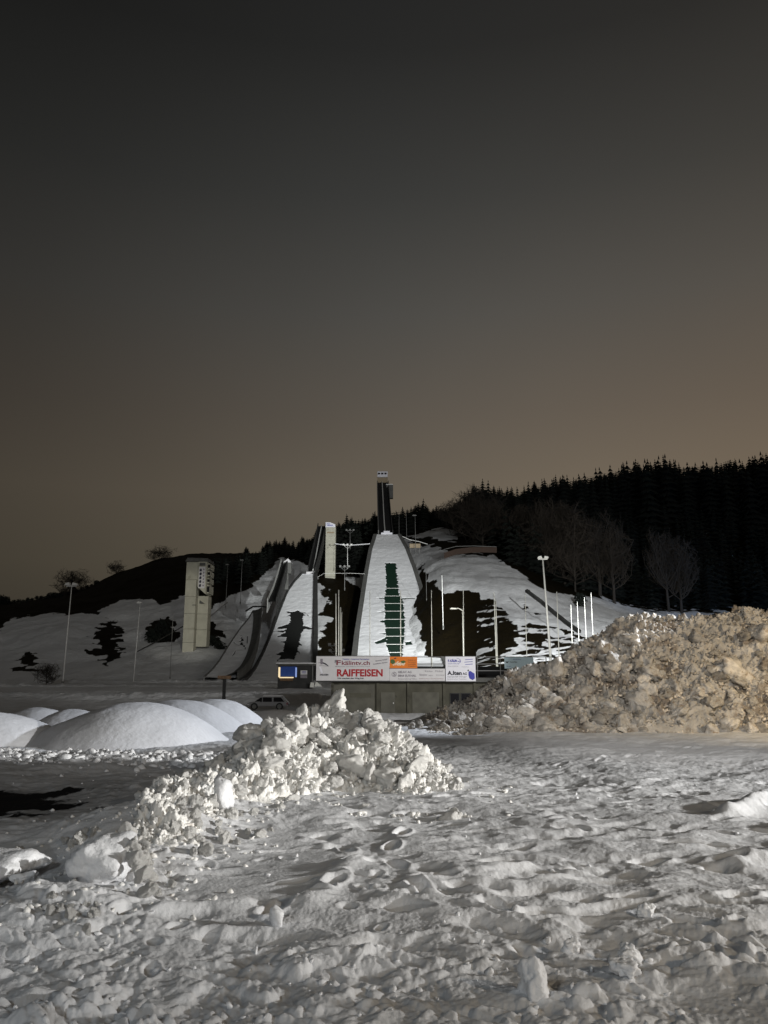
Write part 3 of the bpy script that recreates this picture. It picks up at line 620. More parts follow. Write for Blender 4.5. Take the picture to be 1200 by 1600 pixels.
# pale lumps at its left foot, on the flat
LC = (2.2, 23.5, -.1)
foot_t = thing('snow_lump_row', 'low grey row of snow lumps running left from the dirty pile towards the terrace doors', 'snow bank', LC)
for _ in range(70):
    x = random.uniform(.6, 3.9); y = random.uniform(22.3, 25.5); r = random.uniform(.10, .26)*(.5+.5*(x/3.9))
    clod(C_DIRTY, (x, y, terrain_z(x, max(y, 23.1)) + r*.4 + (.35*(x/3.9)*max(0, 1-abs(y-24)/1.6))), r, foot_t, off=LC)

# ------------------------------------------------------------------ terrace building with banners
DB = 60.0
tx = lambda px, py=1045: at(px, py, DB).x
tzz = lambda py: at(600, py, DB).z
bld = thing('terrace_building', 'low concrete building with a railed viewing terrace below the ski jumps', 'building', (tx(700), DB, -1.5))
bo = Vector((tx(700), DB, -1.5))
def loc_box(px0, py0, px1, py1, y0, y1): return (tx(px0)-bo.x, y0, tzz(py1)-bo.z), (tx(px1)-bo.x, y1, tzz(py0)-bo.z)
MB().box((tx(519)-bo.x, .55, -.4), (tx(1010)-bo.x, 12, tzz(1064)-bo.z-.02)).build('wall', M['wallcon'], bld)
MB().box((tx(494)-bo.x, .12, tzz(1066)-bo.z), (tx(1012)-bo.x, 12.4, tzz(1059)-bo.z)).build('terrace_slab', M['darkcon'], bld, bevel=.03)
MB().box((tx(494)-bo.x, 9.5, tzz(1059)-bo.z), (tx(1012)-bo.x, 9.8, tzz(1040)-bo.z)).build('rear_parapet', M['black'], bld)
def plate(px0, py0, px1, py1, name, m, d0=.50, d1=.62): return MB().box(*loc_box(px0, py0, px1, py1, d0, d1)).build(name, M[m], bld, bevel=.01)
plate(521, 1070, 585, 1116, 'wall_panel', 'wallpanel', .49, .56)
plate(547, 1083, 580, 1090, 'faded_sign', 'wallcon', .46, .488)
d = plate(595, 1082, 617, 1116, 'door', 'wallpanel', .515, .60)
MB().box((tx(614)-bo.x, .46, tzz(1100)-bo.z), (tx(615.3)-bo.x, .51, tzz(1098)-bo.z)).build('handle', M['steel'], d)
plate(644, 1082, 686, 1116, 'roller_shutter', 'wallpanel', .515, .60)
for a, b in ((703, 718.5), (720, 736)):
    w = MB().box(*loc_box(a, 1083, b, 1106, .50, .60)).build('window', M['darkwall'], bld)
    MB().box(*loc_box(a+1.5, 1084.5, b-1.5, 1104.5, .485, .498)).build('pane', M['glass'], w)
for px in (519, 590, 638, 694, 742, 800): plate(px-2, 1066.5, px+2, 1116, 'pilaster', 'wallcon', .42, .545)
for px in range(494, 1012, 36):
    MB().box(*loc_box(px-.5, 1026.5, px+.5, 1059, .02, .10)).build('railing_post', M['rail'], bld)
for py in (1026.5, 1037.5, 1048): MB().box((tx(494)-bo.x, -.02, tzz(py)-bo.z-.03), (tx(1012)-bo.x, .02, tzz(py)-bo.z+.03)).build('railing_bar', M['rail'], bld)

# banners -----------------------------------------------------------
def textmesh(s, size, bold=0, shear=0, align='LEFT'):
    c = bpy.data.curves.new('lettering', 'FONT'); c.body = s; c.size = size; c.shear = shear; c.offset = bold; c.align_x = align; c.resolution_u = 3
    o = bpy.data.objects.new('lettering', c); COL.objects.link(o); dg = bpy.context.evaluated_depsgraph_get(); dg.update()
    m = bpy.data.meshes.new_from_object(o.evaluated_get(dg)); bpy.data.objects.remove(o); bpy.data.curves.remove(c); return m
def banner(px0, py0, px1, py1, m, label, yy=-.09):
    a, b = at(px0, py0, DB+yy), at(px1, py1, DB+yy)
    t = thing('advertising_banner', label, 'banner', (a.x, DB+yy, b.z))
    MB().box((0, 0, 0), (b.x-a.x, .03, a.z-b.z)).build('panel', M[m], t)
    if m in ('signw', 'signw2'):
        MB().box((-.03, -.012, -.05), (b.x-a.x+.03, .035, 0)).box((-.03, -.012, a.z-b.z), (b.x-a.x+.03, .035, a.z-b.z+.04)).build('edge_strip', M['rail'], t)
    t['o'] = (a.x, DB+yy, b.z); return t
def write(t, s, px, py, pxe, h, m, bold=0, shear=0, rot=0):          # baseline at px,py; fitted to width pxe, cap height h px
    me = textmesh(s, 1, bold, shear); xs = [v.co.x for v in me.vertices]; ys = [v.co.y for v in me.vertices]
    o = t['o']; p = at(px, py, o[1]); e = at(pxe, py, o[1]); k = DB/F*1.02
    sx = (e.x-p.x)/(max(xs)-min(xs)); sy = h*k/.73
    for v in me.vertices: v.co = ((v.co.x-min(xs))*sx, 0, v.co.y*sy)
    ob = mobj('lettering', me, M[m], t); ob.location = (p.x-o[0], -.016, p.z-o[2]); ob.rotation_euler = (0, -R(rot), 0); return ob
def mark(t, poly, m, name='emblem', d=.014):
    o = t['o']; P = [at(a, b, o[1]) for a, b in poly]
    return MB().prism([(p.x-o[0], p.z-o[2]) for p in P], -d-.004, -d).build(name, M[m], t)
b1 = banner(494.5, 1025.5, 608.6, 1063.5, 'signw', 'wide white banner with red bank lettering at the left end of the terrace railing')
write(b1, 'RAIFFEISEN', 526.5, 1056.5, 598, 10.4, 'red', .035)
write(b1, 'Wir machen den Weg frei', 527, 1060.8, 568, 2.0, 'ink', .03)
write(b1, 'kälintv.ch', 534, 1038.8, 578, 6.2, 'maroon', .02)
write(b1, 'F', 525.5, 1038.8, 532.5, 7, 'maroon', .03); write(b1, 'F', 523.2, 1036.2, 527, 5, 'ink', 0, 0)
write(b1, 'Telefon - Internet Fernsehen', 535, 1030.8, 577, 1.8, 'blueink', .02)
write(b1, 'Multimedia und Elektro aus einer Hand', 524, 1042, 578, 1.3, 'greyink', .01)
write(b1, 'Beratung Verkauf', 587, 1033.6, 605.5, 1.8, 'greyink', .03, 0, 8); write(b1, 'Installation Service', 583.5, 1038.6, 605.5, 1.8, 'greyink', .03, 0, 8)
mark(b1, [(500.5, 1029.5), (504.5, 1029.5), (504.2, 1038), (500.8, 1038)], 'greyink'); mark(b1, [(504.3, 1034.5), (509, 1036.5), (513.5, 1040.2), (512, 1040.6), (507.5, 1038), (504.3, 1036.6)], 'ink'); mark(b1, [(497, 1035.6), (502, 1034.6), (502, 1035.4), (497, 1036.3)], 'greyink')
mark(b1, [(499, 1039.4), (514, 1040.9), (514, 1041.4), (499, 1039.9)], 'greyink'); mark(b1, [(498.5, 1042), (501.5, 1042), (504.5, 1051), (502.5, 1053), (500.5, 1049)], 'signw2', d=.016)
write(b1, 'ANLAGEN', 499.5, 1055.5, 513, 2.4, 'ink', .04)
b2 = banner(608.8, 1026, 652, 1044.4, 'orange', 'small orange banner on the terrace railing beside the wide white banner')
write(b2, 'ofebe', 613.5, 1039.5, 633, 6, 'cream', .02, .5); write(b2, 'Holzbau und', 637.5, 1032, 650, 1.5, 'ink'); write(b2, 'Zimmerei', 637.5, 1035.2, 650, 1.5, 'ink'); write(b2, 'Innenausbau', 637.5, 1038.4, 650, 1.5, 'ink'); write(b2, 'Telefon', 637.5, 1041.6, 650, 1.5, 'ink')
mark(b2, [(610, 1032), (612.5, 1029.8), (616, 1031), (618, 1035), (614, 1038), (610.5, 1036)], 'greenink'); mark(b2, [(626, 1033), (631, 1031.8), (634.5, 1034), (631, 1036.5), (627, 1036)], 'greenink', d=.0145); mark(b2, [(615, 1028.5), (618, 1027.6), (620, 1028.6), (617, 1029.6)], 'ink')
b3 = banner(608.8, 1044.9, 695.6, 1063.8, 'signw', 'long white banner with faint grey lettering below the orange one')
ring = [(616+3.9*math.cos(k*math.pi/12), 1053.6-3.9*math.sin(k*math.pi/12)) for k in range(24)]
mark(b3, ring, 'greyink'); mark(b3, [(616+(x-616)*.86, 1053.6+(y-1053.6)*.86) for x, y in ring], 'signw', d=.019); o_ = write(b3, 'S', 614, 1056.2, 618.4, 5.2, 'greyink', .02); o_.location.y = -.03
write(b3, 'GELAC AG', 622, 1051.6, 643, 3.2, 'greyink', .03); write(b3, '8844 EUTHAL', 622, 1057.4, 650.5, 3.2, 'greyink', .03); write(b3, 'Bauunternehmung Tiefbau', 622, 1061.5, 651, 1.6, 'greyink')
write(b3, 'Notime', 655, 1056, 667.5, 3.6, 'greyink', 0, .3); write(b3, 'Küchen', 664, 1050, 676, 2.6, 'greyink'); write(b3, 'Möbel', 680, 1050, 692, 2.6, 'greyink'); write(b3, 'bau', 670, 1056, 676, 1.8, 'greyink'); write(b3, 'Schreinerei', 681, 1055.6, 694, 1.8, 'greyink'); write(b3, 'Innenausbau und Fensterbau', 655, 1061, 693, 1.2, 'maroon')
b4 = banner(696, 1026, 743.6, 1064.3, 'signw2', 'square white banner with blue emblem at the right end of the long banner')
write(b4, 'F. KÄLIN', 700, 1034.2, 714, 3.4, 'blueink', .05); write(b4, 'AG', 714.8, 1034.4, 719, 2, 'blueink', .03); write(b4, 'Sanitär Heizung', 700, 1037.6, 717, 1.4, 'blueink')
arc = [(711+9*math.cos(a), 1033-5*math.sin(a)) for a in np.linspace(-.9, 1.3, 14)]; mark(b4, arc+[(711+(x-711)*.93, 1033+(y-1033)*.93) for x, y in arc[::-1]], 'blueink')
for k, (a, b) in enumerate(((727, 1030.5), (726, 1034.2), (727, 1038))): mark(b4, [(a, b), (738.5, b-.9), (738.5, b), (a-.8, b+.8)], 'blueink')
write(b4, 'Planung und Ausführung', 700, 1041.4, 716, 1.2, 'greyink'); write(b4, 'Telefon', 721, 1042.5, 732, 1.2, 'greyink')
write(b4, 'A.Iten', 699, 1054.4, 721.5, 5.8, 'ink', .045); write(b4, 'AG', 722.8, 1054.4, 729.5, 3.6, 'ink', .03); write(b4, 'Gipsergeschäft Unterägeri', 699, 1058.2, 729, 1.7, 'ink'); write(b4, 'Innenausbau Fassaden', 699, 1061.6, 729, 1.5, 'greyink')
mark(b4, [(732, 1049.5), (734.5, 1048.2), (741.5, 1052.5), (742, 1060), (738.5, 1062.6), (733.5, 1060), (732, 1055)], 'blueink'); mark(b4, [(731.6+1.3*math.cos(k), 1047.5+1.3*math.sin(k)) for k in np.linspace(6.2, 0, 9)[:-1]], 'ink')
b5 = banner(788, 1027, 834, 1044.6, 'signb', 'pale blue banner with a small dark bird half hidden by the dirty snow pile')
write(b5, 'Vogel Bau', 796, 1035.2, 808, 1.8, 'ink', .02); write(b5, 'Einsiedeln', 802, 1031, 814, 1.6, 'blueink'); write(b5, 'Tel.', 791, 1042, 799, 1.5, 'blueink')
mark(b5, [(789.5, 1032.6), (792, 1034), (795, 1033), (793.2, 1036), (791, 1035.6)], 'ink')

# ------------------------------------------------------------------ ski jumps
def interp_rows(rows_, n):
    A = np.array(rows_, float); k = np.linspace(0, len(A)-1, n); i = np.arange(len(A))
    out_ = np.stack([np.interp(k, i, A[:, c]) for c in range(A.shape[1])], 1)
    for _ in range(3): out_[1:-1] = (out_[:-2]+2*out_[1:-1]+out_[2:])/4
    return out_
def ramp(rows_, n, nc, lift=0.0):            # rows: py, pxL, pxR, distance
    A = interp_rows(rows_, n); P = np.zeros((n, nc, 3))
    for i, (py, xl, xr, Y) in enumerate(A):
        a, b = at(xl, py, Y), at(xr, py, Y)
        for j in range(3): P[i, :, j] = np.linspace(a[j], b[j], nc)
    P[..., 2] += lift; return A, P
def ribbon(t, o, A, P, side, name, m, w, h, drop):       # side wall following an edge of the ramp
    E = P[:, 0] if side < 0 else P[:, -1]; n = len(E); s = side*w; V = []
    for p in E:
        x, y, z = p - np.array(o); V += [(x, y, z-drop), (x, y, z+h), (x+s, y, z+h), (x+s, y, z-drop)]
    q = [(i*4+k, i*4+(k+1) % 4, (i+1)*4+(k+1) % 4, (i+1)*4+k) for i in range(n-1) for k in range(4)] + [(3, 2, 1, 0), ((n-1)*4, (n-1)*4+1, (n-1)*4+2, (n-1)*4+3)]
    return MB().add(V, q).build(name, M[m], t)
def sheet(P, o, name, m, t, keep=None, **k):
    return mobj(name, grid_mesh(name, P[..., 0]-o[0], P[..., 1]-o[1], P[..., 2]-o[2], keep), M[m], t, **k)
def snow_cover(t, o, rows_, hole, n, nc, m='snow', th=.22, sx=1.0, cracks=()):
    A, P = ramp(rows_, n, nc, th); px_, py_ = project(P[..., 0], P[..., 1], P[..., 2])
    P[..., 2] += .08*fbm(P[..., 0]/2.5, P[..., 1]/2.5, 4, 17)
    if hole is None: return sheet(P, o, 'snow_cover', m, t)
    jag = sx*(6*fbm(P[..., 0]/7, P[..., 1]/1.1, 3, 91) + 3*fbm(P[..., 0]/2, P[..., 1]/.6, 3, 93))
    H = in_poly(px_+jag, py_+1.5*fbm(P[..., 0]/2, P[..., 1]/2, 2, 95), hole)
    for cpoly in cracks: H |= in_poly(px_, py_, cpoly)
    P[..., 2] = np.where(H, P[..., 2]-th*.6, P[..., 2])
    K = ~(H[:-1, :-1] & H[1:, :-1] & H[:-1, 1:] & H[1:, 1:])
    return sheet(P, o, 'snow_cover', m, t, K)

# large hill
LR = [(836, 589, 621, 322), (845, 586.5, 626, 316), (858, 582, 633, 306), (886, 577, 643.7, 290), (911, 573, 652, 277), (943, 568.5, 660.7, 258), (966, 565, 669, 244), (994, 561.3, 677.7, 226), (1024, 558.7, 687, 200), (1048, 556, 697, 168), (1064, 553, 706, 146)]
o = (at(600, 1064, 170).x, 170, 0); big = thing('ski_jump', 'largest ski jump with snowy landing slope and a bare green strip down its middle', 'ski jump', o, group='ski jumps on the hillside')
A, P = ramp(LR, 90, 12)
sheet(P, o, 'green_mat', 'green', big)
GP = [(601.6, 879), (619, 879), (621.4, 901), (623.5, 928), (630, 936), (633, 964), (633, 992), (629, 1024), (628, 1050), (608, 1050), (608.6, 1024), (603, 1008), (601, 975), (600, 935), (603, 911)]
ck = [[(586, 933.5), (603, 933), (603, 935.5), (588, 934.6)], [(628, 933.5), (658, 934), (655, 935.6), (628, 936)], [(584, 1003), (603, 995), (604, 1003), (588, 1006)], [(592, 969), (603, 968), (603, 973), (595, 972)], [(590, 989), (603, 988), (602, 991)], [(632, 1002), (642, 1001), (645, 1007), (634, 1008)], [(586, 956), (602, 954), (602, 956.5)]]
snow_cover(big, o, LR, GP, 620, 170, 'snow', .25, .35, ck)
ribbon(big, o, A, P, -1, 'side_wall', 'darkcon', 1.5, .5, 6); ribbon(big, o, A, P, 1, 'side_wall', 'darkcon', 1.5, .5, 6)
for k in range(9):
    py = 720+(943, 1000, 1055, 1112, 1172, 1235, 1297, 1357, 1417)[k]/4.704; i = int(np.argmin(abs(A[:, 0]-py))); Y = A[i, 3]
    a, b = at(600.5, py, Y), at(632.5, py, Y); MB().tube([(a.x-o[0], Y-o[1], a.z+.3), (b.x-o[0], Y-o[1], b.z+.3)], .07, 5).build('mat_batten', M['steel'], big)
IR = [(754, 590, 606, 398), (775, 590.5, 607.5, 381), (800, 591, 609.5, 358), (820, 591.5, 611.5, 340), (832, 592, 613, 328)]
A, P = ramp(IR, 40, 6); sheet(P, o, 'inrun_deck', 'black', big)
ribbon(big, o, A, P, -1, 'inrun_wall', 'dimsteel', .35, 1.1, 3.5); ribbon(big, o, A, P, 1, 'inrun_wall', 'darkwall', .35, 1.1, 3.5)
V = [(p[0]-o[0], p[1]-o[1], p[2]+.35) for p in [at(597+(i/39)*4.5, A[i, 0], A[i, 3]) for i in range(40)]]
MB().tube(V, .28, 6).build('inrun_track', M['steel'], big)
a, b = at(595.5, 838, 323), at(613, 832.8, 323); MB().box((a.x-o[0], 0+323-o[1]-.6, a.z), (b.x-o[0], 323-o[1]+3, b.z+.1)).build('take_off_table', M['signw2'], big, bevel=.05)
a, b = at(599.5, 832, 326), at(609, 829.6, 326); MB().box((a.x-o[0], 326-o[1], a.z-.3), (b.x-o[0], 326-o[1]+3, b.z)).build('take_off_lip', M['signw2'], big)
a, b = at(589.5, 754, 400), at(605.3, 745.5, 400); MB().box((a.x-o[0], 400-o[1], a.z), (b.x-o[0], 400-o[1]+5, b.z)).build('start_house_base', M['tan'], big)
a, b = at(589.7, 746, 400), at(605.5, 736.5, 400); cab = MB().box((a.x-o[0]-.1, 399.7-o[1], a.z), (b.x-o[0]+.1, 400-o[1]+5.3, b.z)).build('start_house', M['signw2'], big, bevel=.25)
for c in (592.3, 597.3, 602.4):
    a, b = at(c-1.7, 741.2, 399.6), at(c+1.7, 738.6, 399.6); MB().box((a.x-o[0], 399.55-o[1], a.z), (b.x-o[0], 399.68-o[1], b.z)).build('window', M['glass'], cab)
MB().box((at(589.5, 746, 399.4).x-o[0], 399.3-o[1], at(600, 745.6, 399.4).z), (at(605.8, 746, 399.4).x-o[0], 399.68-o[1], at(600, 744.6, 399.4).z)).build('roof_ledge', M['signw'], cab)
a, b = at(603.5, 778, 392), at(614.2, 757, 392); MB().box((a.x-o[0], 392-o[1], a.z), (b.x-o[0], 392-o[1]+3, b.z)).build('lift_cabin', M['darkcon'], big, bevel=.05)
a, b = at(603.5, 757.6, 391.8), at(613.6, 756.2, 391.8); MB().box((a.x-o[0]-.1, 391.7-o[1], a.z), (b.x-o[0]+.1, 395.2-o[1], b.z)).build('platform', M['steel'], big)
for px, py, Y in ((592, 780, 380), (593, 803, 358), (608, 803, 358)):
    p = at(px, py, Y); g = terrain_z(p.x, Y); MB().box((p.x-o[0]-.7, Y-o[1]-.7, g-1), (p.x-o[0]+.7, Y-o[1]+.7, p.z-1)).build('pier', M['darkwall'], big)

# medium hill
LR = [(898, 472, 490.5, 262), (910, 461, 490.5, 256), (925, 450.5, 490.5, 248), (955, 438.5, 490.3, 232), (990, 426, 490, 212), (1020, 413.5, 489, 194), (1045, 401, 488.5, 172), (1058, 392, 488, 156), (1066, 384, 488, 146)]
o = (at(450, 1064, 160).x, 160, 0); med = thing('ski_jump', 'middle sized ski jump whose snowy landing has a large jagged dark patch', 'ski jump', o, group='ski jumps on the hillside')
A, P = ramp(LR, 80, 12); sheet(P, o, 'dark_mat', 'darkmat', med)
def c6(L_): return [(300+x/6., 860+y/6.) for x, y in L_]
DP = c6([(985, 555), (1020, 575), (1110, 582), (1040, 592), (1105, 612), (1040, 615), (1045, 700), (1080, 705), (1130, 725), (1130, 742), (1060, 735), (1025, 770), (1010, 860), (1035, 885), (1005, 885), (990, 935), (1028, 975), (990, 950), (960, 1015), (835, 1018), (790, 1035), (830, 985), (780, 965), (850, 950), (865, 870), (820, 858), (880, 838), (885, 810), (790, 808), (880, 760), (760, 765), (755, 755), (860, 745), (890, 735), (780, 730), (860, 705), (915, 670), (920, 620), (880, 612), (925, 590), (870, 575), (940, 572)])
snow_cover(med, o, LR, DP, 560, 170, 'snow', .12, .22)
ribbon(med, o, A, P, -1, 'side_wall', 'darkwall', .6, .7, 5); ribbon(med, o, A, P, 1, 'side_wall', 'darkwall', 1.2, .9, 5)
IR = [(822, 497.5, 508, 312), (845, 493, 504, 298), (870, 487, 498, 282), (892, 482, 491.5, 266)]
A, P = ramp(IR, 30, 5); sheet(P, o, 'inrun_deck', 'black', med)
ribbon(med, o, A, P, -1, 'inrun_wall', 'darkwall', .3, 1.3, 4); ribbon(med, o, A, P, 1, 'inrun_wall', 'darkwall', .3, 1.3, 4)
V = [at(502.5-(i/29)*13.5, A[i, 0], A[i, 3]) for i in range(30)]; MB().tube([(p.x-o[0], p.y-o[1], p.z+.3) for p in V], .22, 6).build('inrun_track', M['steel'], med)
a, b = at(472.5, 902, 263), at(490, 897.5, 263); MB().box((a.x-o[0], 262-o[1], a.z), (b.x-o[0], 265-o[1], b.z)).build('take_off_table', M['signw2'], med, bevel=.05)
a, b = at(478.5, 897.3, 266), at(489.5, 893.5, 266); MB().box((a.x-o[0], 265.4-o[1], a.z), (b.x-o[0], 268-o[1], b.z)).build('take_off_lip', M['signw'], med, bevel=.1)
p = at(508, 894, 304); tw = thing('lift_tower', 'narrow concrete lift tower topped by a white sign beside the middle ski jump', 'tower', (p.x, 304, p.z))
wdt = at(523.5, 894, 304).x-p.x; htt = at(508, 824, 304).z-p.z
hs = 5
for k in range(hs): MB().box((0, 0, htt*k/hs+.04 if k else -3), (wdt, 4, htt*(k+1)/hs)).build('wall_section', M['concrete'], tw, bevel=.04)
MB().prism([(-.1, htt+.03), (wdt-.1, htt+.03), (wdt-.15, htt+1.2), (wdt*.45, htt+2.0), (-.1, htt+2.1)], -.2, .3).build('roof_sign', M['signw2'], tw)
for q, (zz, l0, l1) in enumerate(((1.35, .3, 1.7), (.8, .5, 2.9))): MB().box((l0, -.24, htt+zz-.12), (l1, -.21, htt+zz+.14)).build('emblem', M['blueink'], tw)
MB().prism([(0.5, htt*.90-.6), (wdt-.6, htt*.90-.6), (wdt-.6, htt*.9), (.5, htt*.9)], -.03, -.01).build('faded_lettering', M['tan'], tw)

# small hill
LR = [(956, 396, 411, 206), (968, 389, 408, 200), (985, 375, 402, 192), (1012, 357, 397, 178), (1035, 343, 386, 165), (1050, 331, 376, 154), (1060, 320, 368, 146)]
o = (at(370, 1060, 150).x, 150, 0); sm = thing('ski_jump', 'small ski jump with curved grey side wall and snowy landing beside the judges tower', 'ski jump', o, group='ski jumps on the hillside')
A, P = ramp(LR, 60, 10); sheet(P, o, 'dark_mat', 'darkmat', sm)
snow_cover(sm, o, LR, c6([(440, 870), (465, 795), (480, 790), (470, 860), (520, 930), (440, 880)]), 300, 90, 'snow', .15, .6, [c6([(380, 850), (450, 890), (450, 898), (378, 858)]), c6([(380, 980), (415, 925), (405, 960), (370, 1000)]), c6([(515, 795), (525, 800), (522, 870), (512, 870)]), c6([(250, 1020), (275, 1022), (275, 1026)])])
ribbon(sm, o, A, P, -1, 'side_wall', 'dimsteel', .3, .35, 5)
# curved wall on the right
WR = [(955, 395, 409.5), (968, 396, 408), (985, 394.5, 406.5), (1005, 391, 402.5), (1025, 385, 396), (1042, 376, 388), (1053, 364, 379), (1059, 350, 370)]
YW = [206, 200, 192, 182, 171, 160, 152, 146]
Wm = np.array([(a, b, c, d) for (a, b, c), d in zip(WR, YW)]); Wi = interp_rows([(r[0], r[1], r[2], r[3]) for r in Wm], 60); V, q = [], []
for i, (py, xl, xr, Y) in enumerate(Wi):
    for j in range(5):
        p = at(xl+(xr-xl)*j/4, py, Y-.3); V.append((p.x-o[0], p.y-o[1], p.z+.25+.9*(j/4)**2))
V2 = [(x, y, z-3) for x, y, z in V]; n5 = len(V)
q = [(i*5+j, i*5+j+1, (i+1)*5+j+1, (i+1)*5+j) for i in range(59) for j in range(4)] + [(i*5+4, i*5+4+n5, (i+1)*5+4+n5, (i+1)*5+4) for i in range(59)]
MB().add(V+V2, q).build('curved_wall', M['darkcon'], sm, smooth=True)
MB().tube([(lambda p: (p.x-o[0], p.y-o[1], p.z+.9))(at(x, y, Y)) for x, y, Y in ((384, 960, 206), (395, 953, 208), (411, 953, 209), (416, 954, 209))], .22, 6).build('take_off_edge', M['black'], sm)
IR = [(878, 440, 449, 246), (900, 434, 443.5, 234), (920, 427.5, 437.5, 222), (940, 418.5, 431, 211)]
A, P = ramp(IR, 24, 5); sheet(P, o, 'inrun_deck', 'black', sm)
ribbon(sm, o, A, P, -1, 'inrun_wall', 'steel', .22, .9, 3); ribbon(sm, o, A, P, 1, 'inrun_wall', 'darkwall', .3, 1.2, 4)
a, b = at(442, 896, 244), at(455, 879, 244); hb = MB().box((a.x-o[0], 244-o[1], a.z), (b.x-o[0], 247.5-o[1], b.z)).build('start_house', M['darkcon'], sm, bevel=.05)
c_ = b.z; MB().prism([(a.x-o[0]-.1, c_+.02), (b.x-o[0]+.1, c_+.02), ((a.x+b.x)/2-o[0]+.3, c_+1.3)], 244-o[1]-.3, 248-o[1]).build('roof', M['signw'], hb)
a, b = at(440.5, 916, 242), at(450.5, 896.5, 242); MB().box((a.x-o[0], 242-o[1], a.z-1), (b.x-o[0], 243.6-o[1], b.z)).build('lift_shaft', M['darkcon'], sm)

# ------------------------------------------------------------------ judges' tower
DJ = 185.
p0 = at(284.3, 1016.5, DJ); jt = thing('judges_tower', 'tall pale concrete judges tower with overhanging cabin at the left of the ski jumps', 'tower', (p0.x, DJ, p0.z))
def jx(px, py=950): return at(px, py, DJ).x - p0.x
def jz(py): return at(300, py, DJ).z - p0.z
seg = [1016.5, 1004, 983, 959, 932, 906]
for k in range(5):
    z0, z1 = jz(seg[k]), jz(seg[k+1]); lean = 0
    MB().box((jx(288), 0, z0+(.05 if k else -1.5)), (jx(305), 3.2, z1)).build('wall_section', M['concrete'], jt, bevel=.03)
MB().box((jx(288), 0, jz(906)+.05), (jx(307), 3.2, jz(878))).build('wall_section', M['concrete'], jt, bevel=.03)
seg2 = [1000, 983.5, 958.5, 930]
for k in range(3): MB().box((jx(305)+.05, 2.0, jz(seg2[k])+(.05 if k else -1.5)), (jx(322), 5.4, jz(seg2[k+1]))).build('wall_section', M['concrete'], jt, bevel=.03)
# cabin with slanted underside
MB().prism([(jx(307)+.03, jz(917)), (jx(321), jz(929)), (jx(321), jz(878)), (jx(307)+.03, jz(878))], -.5, 5.6).build('cabin', M['concrete'], jt, bevel=.04)
for k, (pa, pb) in enumerate(((880, 889), (892, 900), (903, 911), (914, 927))):
    w = MB().box((jx(321)+.02, .2, jz(pb)), (jx(321)+.55, 5.2, jz(pa))).build('window_bay', M['concrete'], jt, bevel=.04)
    MB().box((jx(321)+.1, .12, jz(pb)+.3), (jx(321)+.7, .19, jz(pa)-.3)).build('pane', M['glass'], w)
MB().prism([(jx(288)-.2, jz(877.8)), (jx(323.5), jz(877.8)), (jx(322), jz(873)), (jx(290), jz(872))], -.7, 6).build('roof', M['darkcon'], jt)
sg = MB().box((jx(309), -.62, jz(919.5)), (jx(319), -.52, jz(886))).build('sign', M['signw'], jt)
for k in range(5): MB().prism([(jx(310.2+(k % 2)*.4), jz(917.5-k*6)), (jx(313.2), jz(917.2-k*6)), (jx(313.6), jz(914-k*6)), (jx(311.9), jz(912.6-k*6)), (jx(310.1), jz(914.4-k*6))], -.66, -.63).build('symbol', M['ink'], sg)
for k in range(6): MB().box((jx(315.6), -.66, jz(916.5-k*5)), (jx(317.6), -.63, jz(914.1-k*5))).build('symbol', M['greyink'], sg)
vt = MB().box((jx(309.5), -.58, jz(884.5)), (jx(318.5), -.52, jz(880))).build('vent_grille', M['darkcon'], jt)
for k in range(3): MB().box((jx(310), -.62, jz(883.8-k*1.3)), (jx(318), -.59, jz(883.4-k*1.3))).build('louvre', M['rail'], vt)
MB().prism([(jx(309), jz(942)), (jx(316.5), jz(942.5)), (jx(309.3), jz(937))], 1.4, 1.98).build('bracket', M['darkcon'], jt)
MB().box((jx(300.5), -.15, jz(946)), (jx(306), 0, jz(944.8))).build('lamp_arm', M['darkcon'], jt)

